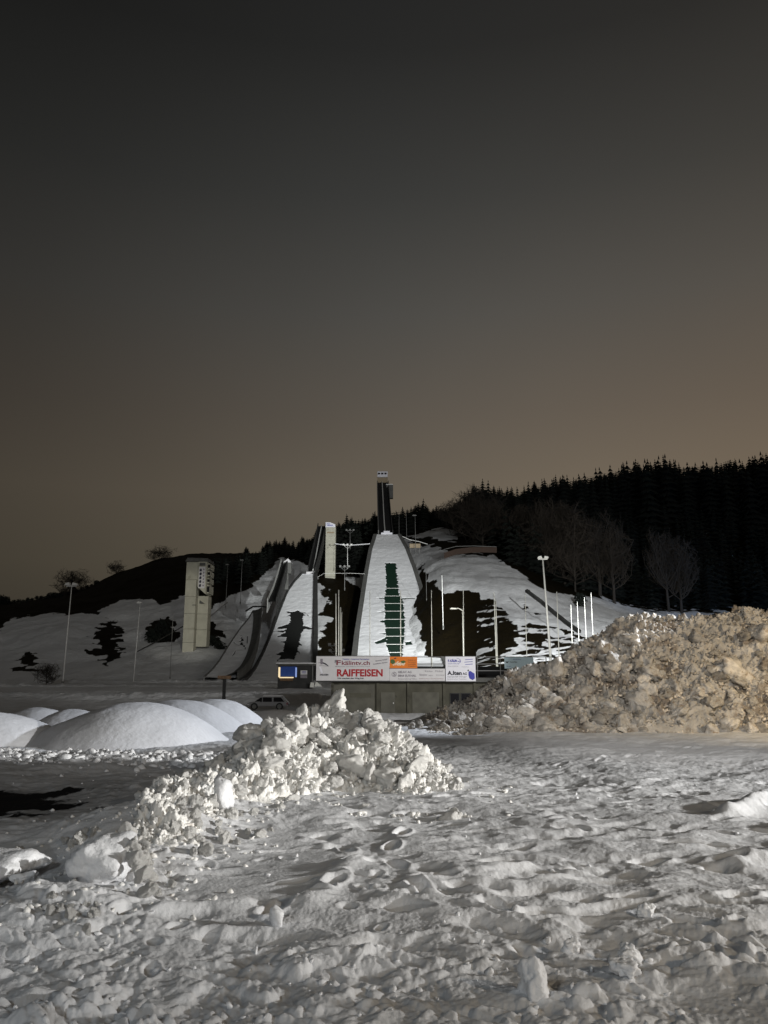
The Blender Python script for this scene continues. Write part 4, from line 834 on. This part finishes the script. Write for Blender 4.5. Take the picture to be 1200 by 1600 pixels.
# ------------------------------------------------------------------ floodlight masts, flagpoles
def mast(px_b, py_b, px_t, py_t, Y, label, group='floodlight masts around the jumps', rad=.11, head='twin', m='steel', name='floodlight_mast', hw=None):
    b = at(px_b, py_b, Y); t_ = at(px_t, py_t, Y); h = t_.z-b.z
    t = thing(name, label, 'floodlight mast' if name == 'floodlight_mast' else 'street lamp', b, 0, group)
    dx = t_.x-b.x; k = hw or 1
    MB().tube([(0, 0, -.6), (dx*.5, 0, h*.5), (dx, 0, h)], rad, 8, rad*.6).build('pole', M[m], t, smooth=True)
    MB().tube([(0, 0, -.3), (0, 0, .35)], rad*1.9, 8).build('foot', M['darkcon'], t)
    if head == 'twin':
        MB().box((dx-.8*k, -.09, h-.04), (dx+.8*k, .09, h+.1)).build('crossbar', M[m], t)
        for s in (-1, 1):
            MB().prism([(dx+s*.15*k, h+.12), (dx+s*.95*k, h+.12), (dx+s*.85*k, h+.42*k), (dx+s*.3*k, h+.55*k)], -.45*k, .25*k).build('floodlight', M['steel'], t)
    elif head == 'arm':
        MB().tube([(dx, 0, h-.05), (dx-.5, 0, h+.18), (dx-1.1, 0, h+.15)], .05, 6).build('arm', M[m], t)
        MB().prism([(dx-1.5, h+.08), (dx-.7, h+.08), (dx-.8, h+.22), (dx-1.35, h+.25)], -.15, .15).build('lamp_head', M['flag'], t)
    elif head == 'tee':
        MB().tube([(dx-1.7*k, 0, h), (dx+1.7*k, 0, h)], .09, 6).build('crossbar', M[m], t)
        MB().tube([(dx-1.3*k, 0, h), (dx, 0, h-1.2*k), (dx+1.3*k, 0, h)], .06, 6).build('brace', M[m], t)
        for s in (-1, 0, 1): MB().box((dx+s*1.4*k-.3, -.25, h+.08), (dx+s*1.4*k+.3, .1, h+.5)).build('floodlight', M[m], t)
    elif head == 'cap':
        MB().prism([(dx-.9*k, h), (dx+.5*k, h+.05), (dx+.35*k, h+.3), (dx-.6*k, h+.35)], -.3, .3).build('floodlight', M[m], t)
    return t
mast(98, 1068, 112, 916, 118, 'tall floodlight mast farthest left in front of the bare round tree', hw=1.0)
mast(208, 1069, 219, 943, 139, 'floodlight mast standing between the leftmost mast and the judges tower', rad=.09, head='cap', hw=.6)
mast(265.5, 1061, 270.5, 958, 150, 'thin dim pole just left of the judges tower', head=None, rad=.06, m='dimsteel')
mast(861.5, 1040, 848, 874, 98, 'nearest floodlight mast with big twin head rising behind the dirty snow pile', rad=.17, hw=.75)
mast(724.5, 1034, 722.5, 953, 92, 'slim street lamp with short bent arm behind the terrace', 'lamps behind the terrace', .07, 'arm', name='street_lamp', m='flag')
mast(692.5, 980, 690.5, 899, 205, 'slope mast with a concrete foot on the brown bank right of the largest jump', rad=.11, head=None)
mast(650, 882, 648.5, 806, 300, 'high mast beside the top of the large landing slope with a flat head', rad=.13, head='cap', m='dimsteel', hw=1.3)
mast(635.5, 842, 634.5, 796, 330, 'bare thin pole right of the long inrun', rad=.10, head=None, m='dimsteel')
mast(623.6, 834, 623.4, 797, 340, 'bare thin pole closest to the long inrun', rad=.09, head=None, m='dimsteel')
mast(666.5, 936, 665.5, 882, 245, 'bare dim pole against the dark strip right of the large landing slope', rad=.07, head=None, m='dimsteel')
mast(352.5, 948, 356, 883, 232, 'left one of two dim masts against the dark wood right of the judges tower', rad=.10, head='cap', m='dimsteel', hw=.8)
mast(375.5, 942, 378.5, 876, 240, 'right one of two dim masts against the dark wood right of the judges tower', rad=.10, head='cap', m='dimsteel', hw=.8)
mast(547, 856, 547, 829, 300, 'uppermost T shaped mast between the two bigger jumps', 'T shaped masts between the jumps', .1, 'tee', 'dimsteel')
mast(543, 886, 543, 852, 272, 'middle T shaped mast between the two bigger jumps', 'T shaped masts between the jumps', .12, 'tee', 'steel')
mast(538.5, 920, 538.5, 886, 244, 'lowest full T shaped mast between the two bigger jumps', 'T shaped masts between the jumps', .1, 'tee', 'dimsteel')
mast(524, 1040, 524, 1009, 150, 'short T shaped mast at the foot of the white pole cluster', 'T shaped masts between the jumps', .07, 'tee', 'dimsteel', hw=.8)
mast(1060/1200*0+526, 1030, 526, 1018, 152, 'lower cross arm frame behind the left end of the wide banner', 'T shaped masts between the jumps', .05, 'tee', 'dimsteel', hw=.9)
def flagpole(xb, yb, xt, yt, Y, label, rad=.07):
    b = at(xb, yb, Y); t_ = at(xt, yt, Y); t = thing('flagpole', label, 'flagpole', b, 0, 'bare white flagpoles behind the terrace')
    dx, h = t_.x-b.x, t_.z-b.z
    MB().tube([(0, 0, -.8), (dx*.5, 0, h*.5), (dx, 0, h)], rad, 8, rad*.65).build('pole', M['flag'], t, smooth=True)
    MB().tube([(dx, 0, h), (dx, 0, h+.12)], rad*1.1, 6, rad*.3).build('finial', M['steel'], t)
FP = [(525.3, 1046, 524.8, 929, 101, 'left white pole of the tight cluster behind the wide banner', .085), (529, 1046, 529.2, 923, 97, 'tallest white pole of the tight cluster behind the wide banner', .085), (531.2, 1046, 532.3, 950, 104, 'shorter white pole right of the tallest in the cluster', .08), (533.4, 1046, 533.9, 958, 108, 'shortest white pole at the right of the cluster', .075),
      (578, 1046, 578, 924.5, 98, 'white flagpole in front of the left part of the big landing slope', .06), (626, 1046, 625.8, 924, 98, 'white flagpole in front of the green strip', .085), (675, 1046, 674, 923.5, 98, 'white flagpole in front of the right edge of the big landing slope', .065), (724.8, 1046, 723.8, 923.5, 99, 'white flagpole rising behind the slim street lamp', .065),
      (776, 1046, 771.8, 926, 100, 'white flagpole of the touching pair above the pale blue banner', .075), (777.6, 1046, 774.6, 937, 104, 'shorter flagpole leaning against the pair above the pale blue banner', .09), (823.5, 1040, 820.5, 928.5, 104, 'flagpole between the pair and the big twin headed mast', .055), (874, 1040, 870, 926, 104, 'flagpole just right of the big twin headed mast', .07),
      (894.5, 1020, 892, 946, 150, 'short dim flagpole, first beyond the stairway foot', .06), (905, 1010, 901.8, 941, 150, 'flagpole, second of four above the edge of the dirty pile', .06), (916, 1000, 913, 934, 150, 'flagpole, third of four above the edge of the dirty pile', .06), (926.5, 995, 923.5, 927, 150, 'rightmost flagpole on the snowy slope above the dirty pile', .06)]
for f in FP: flagpole(*f)

# ------------------------------------------------------------------ walkways, signs and walls on the slope
def beam(name, label, cat, pts, w, h, m, ground=False):
    P = [at(a, b, c) for a, b, c in pts]; t = P[0]; V = []
    for p in P:
        q = p - t; V += [(q.x, q.y-w/2, q.z-h), (q.x, q.y-w/2, q.z), (q.x, q.y+w/2, q.z), (q.x, q.y+w/2, q.z-h)]
    n = len(P); q = [(i*4+k, i*4+(k+1) % 4, (i+1)*4+(k+1) % 4, (i+1)*4+k) for i in range(n-1) for k in range(4)] + [(3, 2, 1, 0), (n*4-4, n*4-3, n*4-2, n*4-1)]
    o = MB().add(V, q).build(name, M[m], None, label=label, cat=cat); o.location = t; return o
beam('footbridge', 'thin snow covered footbridge from the lift tower to the big landing slope', 'footbridge', [(523.5, 849.5, 303), (545, 852, 303), (578, 849.5, 306)], 1.2, .22, 'snow')
beam('path_edge', 'faint snowy path line below the lift tower', 'path', [(496, 902, 262), (506, 896, 264), (545, 895.5, 268), (570, 896.5, 270)], .4, .08, 'steel')
beam('retaining_wall', 'curved rust brown board wall below the forest on the right slope', 'wall', [(694, 864, 292), (712, 858, 293), (735, 855, 294), (755, 854.5, 295), (776, 855, 296)], .3, 2.2, 'fence')
beam('wall_coping', 'pale strip along the top of the rust brown wall', 'rail', [(693, 858.5, 291), (712, 853.6, 292), (740, 852.8, 293), (776, 854.2, 294)], .5, .14, 'dimsteel')
beam('slope_stairway', 'dark diagonal stairway strip running down the floodlit right slope', 'stairway', [(822, 921, 218), (845, 938, 208), (865, 955, 198), (885, 971, 188), (905, 985, 178)], 3.4, .6, 'darkcon')
beam('handrail', 'low dark rail curving down left of the small jump', 'rail', [(322, 966, 196), (335, 957, 200), (350, 944, 206), (356, 940, 208)], .15, .35, 'dimsteel')
beam('handrail', 'long thin rail on the snow left of the judges tower', 'rail', [(215, 1017, 165), (240, 1004, 170), (265, 990, 180), (286, 978, 190)], .15, .25, 'black')
sb = thing('slope_sign', 'small cream box sign beside the top of the largest landing slope', 'sign', at(640, 856, 303))
a, b = at(639.5, 856, 303), at(656.5, 849.5, 303); MB().box((0, 0, 0), (b.x-a.x, .8, b.z-a.z)).build('sign_box', M['tan'], sb, bevel=.04)
for s in (.4, b.x-a.x-.5): MB().box((s, .2, -2.2), (s+.15, .4, 0)).build('leg', M['dimsteel'], sb)
beam('path_edge', 'pale path rail leading left from the cream box sign to the jump', 'path', [(629, 838, 306), (640, 843, 306), (655, 846, 306), (668, 850, 306)], .4, .2, 'steel')

# ------------------------------------------------------------------ kiosk hut
DK = 96.
p0 = at(432, 1076, DK); kz = terrain_z(p0.x+2, DK); p0.z = min(p0.z, kz)
kk = thing('snack_kiosk', 'small dark kiosk hut with lit blue opening at the foot of the middle jump', 'kiosk', p0)
def kx(px): return at(px, 1055, DK).x-p0.x
def kzz(py): return at(460, py, DK).z-p0.z
MB().box((kx(434), 0, -.3), (kx(487), 2.6, kzz(1040))).build('hut_body', M['darkwall'], kk)
MB().box((kx(432), -.5, kzz(1040)+.01), (kx(490), 3, kzz(1037))).build('roof', M['darkcon'], kk)
MB().box((kx(432), -.5, kzz(1037)+.005), (kx(490), 3, kzz(1035.6))).build('snow_cap', M['snow'], kk)
MB().box((kx(438), -.06, kzz(1057)), (kx(463), -.01, kzz(1041.5))).build('blue_panel', M['blue'], kk)
MB().box((kx(435), -.12, kzz(1058)), (kx(437.8), -.02, kzz(1042.5))).build('light_strip', M['lit'], kk)
MB().box((kx(461.5), -.12, kzz(1058)), (kx(463.8), -.065, kzz(1043))).build('light_strip', M['litb'], kk)
MB().box((kx(437), -.35, kzz(1059.5)), (kx(459), -.065, kzz(1057.8))).build('counter', M['lit'], kk)
MB().box((kx(438), -.2, kzz(1064)), (kx(458), -.02, kzz(1060))).build('counter_front', M['wood'], kk)
w = MB().box((kx(469.5), -.05, kzz(1054)), (kx(480), -.01, kzz(1047.5))).build('notice', M['signw'], kk)
for k in range(2): MB().box((kx(472), -.07, kzz(1051.8-k*2)), (kx(478), -.055, kzz(1051-k*2))).build('lettering', M['blueink'], w)
MB().box((kx(469.5), -.04, kzz(1059.5)), (kx(480), -.01, kzz(1054.6))).build('poster', M['greyink'], kk)
MB().box((kx(488), -.3, -.3), (kx(489), -.1, kzz(1038))).build('post', M['dimsteel'], kk)
q = thing('snow_patch', 'small bright white board leaning beside the kiosk', 'board', at(484, 1074, DK-1.5))
MB().prism([(0, 0), (.5, 0), (.5, .55), (.1, .6)], 0, .1).build('board', M['flag'], q); MB().prism([(.55, .1), (1.35, .15), (.75, .75)], .05, .2).build('flap', M['flag'], q)

# ------------------------------------------------------------------ van (grey, half behind snow) and sign post
DV = 72.
v0 = at(384, 1112, DV); v0.z = terrain_z(v0.x+1.5, DV)
van = thing('parked_van', 'grey estate van parked sideways below the kiosk, half hidden by snow', 'van', v0)
k = DV/F*1.02; zt = at(400, 1088.5, DV).z-v0.z; Ln = 62*k
prof = [(.0, .35), (.05, zt*.46), (.25, zt*.56), (.85, zt*.64), (1.35, zt*.97), (1.6, zt), (Ln-.5, zt), (Ln-.15, zt*.6), (Ln, zt*.5), (Ln, .35)]
MB().prism(prof, 0, 1.75).build('body', M['vanpaint'], van, bevel=.05)
def pane(pts): return MB().prism(pts, -.02, .04).build('window', M['glass'], van)
pane([(.78, zt*.64), (1.45, zt*.64), (1.45, zt*.93), (1.3, zt*.92)]); pane([(1.52, zt*.62), (2.35, zt*.62), (2.35, zt*.94), (1.52, zt*.94)]); pane([(2.5, zt*.62), (Ln-.32, zt*.62), (Ln-.62, zt*.94), (2.5, zt*.94)])
for xx in (.75, Ln-.75):
    w = MB().tube([(xx, -.04, .33), (xx, .2, .33)], .33, 18).build('wheel', M['black'], van); MB().tube([(xx, -.06, .33), (xx, -.03, .33)], .2, 12).build('rim', M['dimsteel'], w)
MB().box((.05, -.02, zt*.40), (.3, .1, zt*.47)).build('headlight', M['signw'], van); MB().box((Ln-.12, -.03, zt*.42), (Ln+.01, .1, zt*.56)).build('tail_light', M['maroon'], van)
MB().box((1.5, .2, zt+.01), (Ln-.6, 1.5, zt+.10)).build('roof_snow', M['snow'], van)
MB().box((1.42, -.12, zt*.60), (1.32, .0, zt*.68)).build('mirror', M['black'], van)
p = at(349, 1104, 66); p.z = terrain_z(p.x, 66); sp_ = thing('sign_post', 'dark square post with a brown plank on top, seen above the mounds', 'post', p)
h = at(349, 1061, 66).z-p.z; MB().box((-.12, -.12, -.3), (.13, .12, h)).build('post', M['black'], sp_, bevel=.01)
MB().box((-.55, -.2, h+.01), (.55, .1, h+.28)).build('plank', M['wood'], sp_, bevel=.03)

# ------------------------------------------------------------------ trees
def spruce_mesh(seed, lv=13, n=13):
    r = random.Random(seed); V, Fq = [], []
    for k in range(lv):
        t = k/(lv-1); z0 = .06+.9*t; rad = (1-t)**.78*.23*r.uniform(.72, 1.28)+.016; cx, cy = r.gauss(0, .006), r.gauss(0, .006)
        b = len(V); V.append((cx, cy, z0+.085*(1.1-t*.5))); ph = r.random()*6.28
        for j in range(n*2):
            a = ph+math.pi*j/n; rr = rad*(r.uniform(.85, 1.3) if j % 2 else r.uniform(.4, .62)); V.append((cx+rr*math.cos(a), cy+rr*math.sin(a), z0-(.05*r.uniform(.5, 1.4)*(1-t*.6) if j % 2 else 0)))
        for j in range(n*2): Fq.append((b, b+1+j, b+1+(j+1) % (n*2)))
    V.append((0, 0, 1.0)); V.append((-.006, 0, .93)); V.append((.006, 0, .93)); Fq.append((len(V)-3, len(V)-2, len(V)-1))
    return raw_mesh('crown', V, None, Fq)
SPR = [spruce_mesh(s) for s in range(8)]
for s in SPR: s.materials.append(M['spruce'])
TR = MB().tube([(0, 0, -.08), (0, 0, .5)], .017, 6, .008).mesh('trunk'); TR.materials.append(M['bark'])
def spruce(x, y, z, h, label, group, wide=1):
    t = bpy.data.objects.new('spruce_tree', None); t.location = (x, y, z); t.rotation_euler = (0, 0, random.random()*6.28); t.scale = (h*wide, h*wide, h); link(t, None, label, 'spruce', group)
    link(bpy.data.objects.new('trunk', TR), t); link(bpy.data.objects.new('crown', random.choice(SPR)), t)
SIL = [(330, 867), (335, 864), (345, 864), (357, 864), (375, 860), (382, 857), (405, 854), (422, 845), (430, 842), (437, 841), (447, 842), (462, 846), (475, 839), (490, 832), (515, 822), (530, 815), (541.6, 806), (560, 807), (571, 808), (585, 799), (600, 797),
       (615, 794), (632, 792), (648, 788), (660, 781), (670, 790), (685, 789), (697, 788), (715, 783), (730, 768), (742, 753), (750, 752), (770, 757), (785, 762), (797, 760), (810, 766), (820, 758), (835, 756), (850, 752), (877, 743), (900, 742), (956, 731), (990, 722), (1010, 722), (1040, 714),
       (1069, 724), (1091, 721), (1114, 722), (1145, 711), (1161, 722), (1178, 708), (1198, 713), (1300, 705), (1500, 700)]
sl = np.array(SIL, float)
def zone(px): return ('narrow dark spruce on the skyline left of the largest inrun' if px < 590 else 'dark spruce on the skyline between the largest inrun and the tall wood' if px < 730 else 'dark spruce on the ridge line above the grey bare trees' if px < 900 else 'dark spruce on the ridge line left of its highest hump' if px < 1040 else 'dark spruce on the ridge line near the right edge of the photograph'), ('skyline spruces left' if px < 590 else 'skyline spruces centre' if px < 730 else 'skyline spruces right' if px < 900 else 'ridge spruces before the hump' if px < 1040 else 'ridge spruces far right')
px = 331.
ntree = 0
while px < 1240:
    Y = random.uniform(440, 520); X = at(px, 850, Y).x; g = terrain_z(X, Y); peak = np.interp(px, sl[:, 0], sl[:, 1]) + random.choice((-5, -1, 1, 3, 6, 10))*(.7 if px < 720 else 1)
    p = at(px, peak, Y); h = p.z-g
    if h > 4: spruce(p.x, Y, g-.3, h+.3, *zone(px), wide=random.uniform(.85, 1.25)*min(1.6, max(.8, 15/h))); ntree += 1
    px += random.choice((random.uniform(1.8, 4), random.uniform(4, 9)))
# second tier: visible wood edge above the snow
cnt = 0
while cnt < 110:
    px = random.choice((random.uniform(335, 480), random.uniform(510, 590), random.uniform(720, 1200), random.uniform(720, 1200))); Y = random.uniform(300, 430); X = at(px, 870, Y).x
    g = terrain_z(X, Y); q1, q2 = project(X, Y, g)
    if q2 > np.interp(q1, snl[:, 0], snl[:, 1])-5: continue
    lim = at(q1, float(np.interp(q1, sl[:, 0], sl[:, 1]))+6, Y).z - g
    h = min(random.uniform(12, 21), lim)
    if h < 5: continue
    spruce(X, Y, g-.3, h, *(('dark spruce at the wood edge left of the jumps', 'wood edge spruces left') if px < 600 else ('dark spruce within the wood above the right slope', 'wood edge spruces right'))); cnt += 1
# the mass of the wood behind
V, Fq, b = [], [], 0
sv = []
for s in range(4):
    m_ = spruce_mesh(50+s, 7, 5); a_ = np.array([tuple(v.co) for v in m_.vertices]); f_ = np.array([tuple(p.vertices) for p in m_.polygons]); sv.append((a_, f_)); bpy.data.meshes.remove(m_)
cnt = 0; tries = 0
while cnt < 2600 and tries < 60000:
    tries += 1
    px = random.uniform(330, 1350); Y = random.uniform(290, 600); X = at(px, 860, Y).x; g = terrain_z(X, Y); q1, q2 = project(X, Y, g)
    if q2 > np.interp(q1, snl[:, 0], snl[:, 1])-5 or (q1 < 725 and q1 > 590 and Y < 400) or (470 < q1 < 530 and Y < 330): continue
    lim = at(q1, float(np.interp(q1, sl[:, 0], sl[:, 1]))+7, Y).z - g
    h = min(random.uniform(11, 20), lim)
    if h < 4: continue
    a_, f_ = sv[cnt % 4]; th = random.random()*6.28; c, s = math.cos(th), math.sin(th)
    w = a_*h; w = np.stack([w[:, 0]*c-w[:, 1]*s+X, w[:, 0]*s+w[:, 1]*c+Y, w[:, 2]+g], 1); V.append(w); Fq.append(f_+b); b += len(a_); cnt += 1
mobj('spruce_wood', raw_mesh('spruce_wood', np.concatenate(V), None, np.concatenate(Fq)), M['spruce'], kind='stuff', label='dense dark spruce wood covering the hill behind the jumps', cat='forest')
# low dark bushes of the left skyline
def bush_mesh(seed, n=420):
    r = random.Random(seed); V, Fq = [], []
    for _ in range(n):
        d = Vector((r.gauss(0, 1), r.gauss(0, 1), r.gauss(0, 1))).normalized()*r.random()**.4; c = Vector((d.x*.5, d.y*.5, .45+d.z*.5)); s = r.uniform(.04, .10)
        b = len(V)
        for _k in range(3): V.append(c+Vector((r.gauss(0, s), r.gauss(0, s), r.gauss(0, s))))
        Fq.append((b, b+1, b+2))
    return raw_mesh('leafless_bush', V, None, Fq)
BU = [bush_mesh(s) for s in range(3)]
for b in BU: b.materials.append(M['spruce'])
SILL = np.array([(-200, 935), (0, 930), (25, 937), (37, 940), (67, 929), (87, 922), (105, 920), (132, 914), (150, 911)], float)
for i, px in enumerate(np.arange(-40, 152, 7.)):
    Y = random.uniform(455, 520); X = at(px, 930, Y).x; g = terrain_z(X, Y); h = at(px, float(np.interp(px, SILL[:, 0], SILL[:, 1]))+random.uniform(-2, 4), Y).z-g
    if h < 2: h = 3
    o = bpy.data.objects.new('dark_bush', random.choice(BU)); o.location = (X, Y, g-.5); o.scale = (h*random.uniform(.8, 1.4), h, h+.5); o.rotation_euler = (0, 0, random.random()*6)
    link(o, None, 'dark bush on the low skyline at far left', 'bush', 'dark bushes on the left skyline')
for px, py, Y, w, h, lb in ((255, 995, 205, 5, 6, 'dark round bush on the snow just left of the judges tower'), (238, 1000, 203, 4, 4, 'smaller dark bush left of the round one by the judges tower'), (333, 990, 196, 4, 3, 'dark scrub at the right foot of the judges tower'), (345, 1000, 192, 3, 2.2, 'lower scrub clump between the judges tower and small jump'), (457, 892, 268, 2.2, 5, 'tiny dark fir beside the small start house'), (907, 934, 250, 4, 5, 'dark bush at the wood tip above the flagpoles')):
    p = at(px, py, Y); g = terrain_z(p.x, Y); o = bpy.data.objects.new('dark_bush', random.choice(BU)); o.location = (p.x, Y, g-.3); o.scale = (w, w, h); link(o, None, lb, 'bush')

# bare deciduous trees
def bare_tree(seed, wide=.42, low=.22, limbs=16):
    r = random.Random(seed); T_, C_ = MB(), ([], [])
    def seg(pts, ra, rb):
        n = len(pts); i = len(C_[0])
        for k, q in enumerate(pts):
            d = (pts[min(k+1, n-1)]-pts[max(k-1, 0)]).normalized(); u = d.cross(Vector((.3, .5, .2))).normalized(); w = d.cross(u); rr = ra+(rb-ra)*k/(n-1)
            for j in range(3): C_[0].append(q+(u*math.cos(2.094*j)+w*math.sin(2.094*j))*rr)
        for k in range(n-1):
            for j in range(3): a_, b_ = i+k*3+j, i+k*3+(j+1) % 3; C_[1].append((a_, b_, b_+3)); C_[1].append((a_, b_+3, a_+3))
    cz = (1+low)/2; hz_ = (1-low)/2
    def env(): 
        while True:
            d = Vector((r.gauss(0, 1), r.gauss(0, 1), r.gauss(.25, 1))).normalized()
            if d.z > -.75: return Vector((d.x*wide, d.y*wide, cz+d.z*hz_))*1.0
    T_.tube([(0, 0, -.05), (.006, 0, low), (-.004, .005, .5), (0, 0, .8)], .018, 7, .004)
    for _ in range(limbs):
        e = env()*r.uniform(.8, 1); e.z = max(e.z, low); z0 = min(max(low*.7, e.z*.55*r.uniform(.7, 1.1)), .75); s_ = Vector((0, 0, z0)); m_ = s_.lerp(e, .5)+Vector((0, 0, -.02)); m_.x *= 1.12; m_.y *= 1.12
        seg([s_, m_, e], .007, .002)
        for _ in range(13):
            t_ = r.uniform(.25, 1); b0 = (s_.lerp(m_, t_*2) if t_ < .5 else m_.lerp(e, t_*2-1)); dd = (env()-b0)*r.uniform(.15, .5) + Vector((r.gauss(0, .02), r.gauss(0, .02), r.gauss(.02, .02))); b1 = b0+dd
            seg([b0, b0.lerp(b1, .5)+Vector((r.gauss(0, .008), r.gauss(0, .008), -.004)), b1], .0028, .0012)
            for _ in range(11):
                c0 = b0.lerp(b1, r.uniform(.2, 1)); seg([c0, c0+dd*r.uniform(.1, .5)+Vector((r.gauss(0, .025), r.gauss(0, .025), r.gauss(.015, .022)))], .0014, .0007)
    t = T_.mesh('trunk', True); t.materials.append(M['bark']); v = np.array([tuple(p) for p in C_[0]])
    c = raw_mesh('crown', v, None, C_[1]); c.materials.append(M['twig']); return t, c, v[:, 2].max()
BT = [bare_tree(s, .56, .04, 24) for s in (1, 2, 3)] + [bare_tree(s, .27, .22, 18) for s in (4, 5, 6)]
def deciduous(px, base, top, Y, w, label, k, group=None, onground=True):
    p = at(px, base, Y); g = terrain_z(p.x, Y) if onground else p.z; h = at(px, top, Y).z-g; tr, c, zm = BT[k]
    t = thing('bare_tree', label, 'tree', (p.x, Y, g-(.13*h if k < 3 and Y > 400 else .2)), random.random()*6.28, group); s = h/zm; t.scale = (s*w, s*w, s)
    link(bpy.data.objects.new('trunk', tr), t); link(bpy.data.objects.new('crown', c), t)
deciduous(112, 925, 879, 470, 1.25, 'rounded bare tree on the left skyline above the leftmost mast', 0)
deciduous(181, 905, 870, 480, 1.25, 'small leaning bare tree between two rounded ones on the skyline', 1)
deciduous(248, 880, 847, 490, 1.7, 'broad bare tree on the crest of the left hill', 2)
deciduous(72, 1070, 1030, 126, 1.2, 'small pale bushy tree near the foot of the leftmost mast', 0)
HOW = ['left of the big twin mast, tallest of all', 'directly behind the big twin headed mast', 'just right of the big twin headed mast', 'with the fullest crown right of the mast', 'last full crown before the black spruces', 'left of the mast, half lost in the dark', 'above the upper edge of the right snow slope', 'rising over the rust brown wall end', 'with a round crown over the rust brown wall', 'breaking the skyline left of the spruces', 'low one at the right foot of the group', 'short round one low behind the mast', 'short round one right of the mast foot', 'behind the skyline tree, round crowned', 'lone pale one in the black wood at right', 'rightmost pale one in the black wood']
BD = [(835, 900, 772, 318, 1.0, 3), (862, 915, 775, 305, 1.1, 4), (884, 925, 778, 300, 1.1, 5), (912, 932, 790, 292, 1.1, 3), (938, 938, 795, 290, 1.2, 4), (815, 890, 785, 330, 1.0, 5), (795, 880, 790, 340, 1.0, 3), (775, 870, 782, 345, 1.0, 4), (755, 868, 775, 350, 1.1, 0), (735, 862, 760, 372, 1.3, 1), (960, 945, 820, 288, 1.1, 5), (850, 905, 800, 300, .9, 0), (900, 930, 800, 285, .9, 1), (740, 860, 756, 380, 1.2, 2), (1045, 950, 820, 300, 1, 4), (1065, 955, 835, 300, 1, 5)]
for i, (a, b, c, d, w, k) in enumerate(BD):
    deciduous(a, b, c, d, w, 'bare tree of the right wood, '+HOW[i], k, 'bare trees at the edge of the right wood')
print('spruces', ntree, cnt)
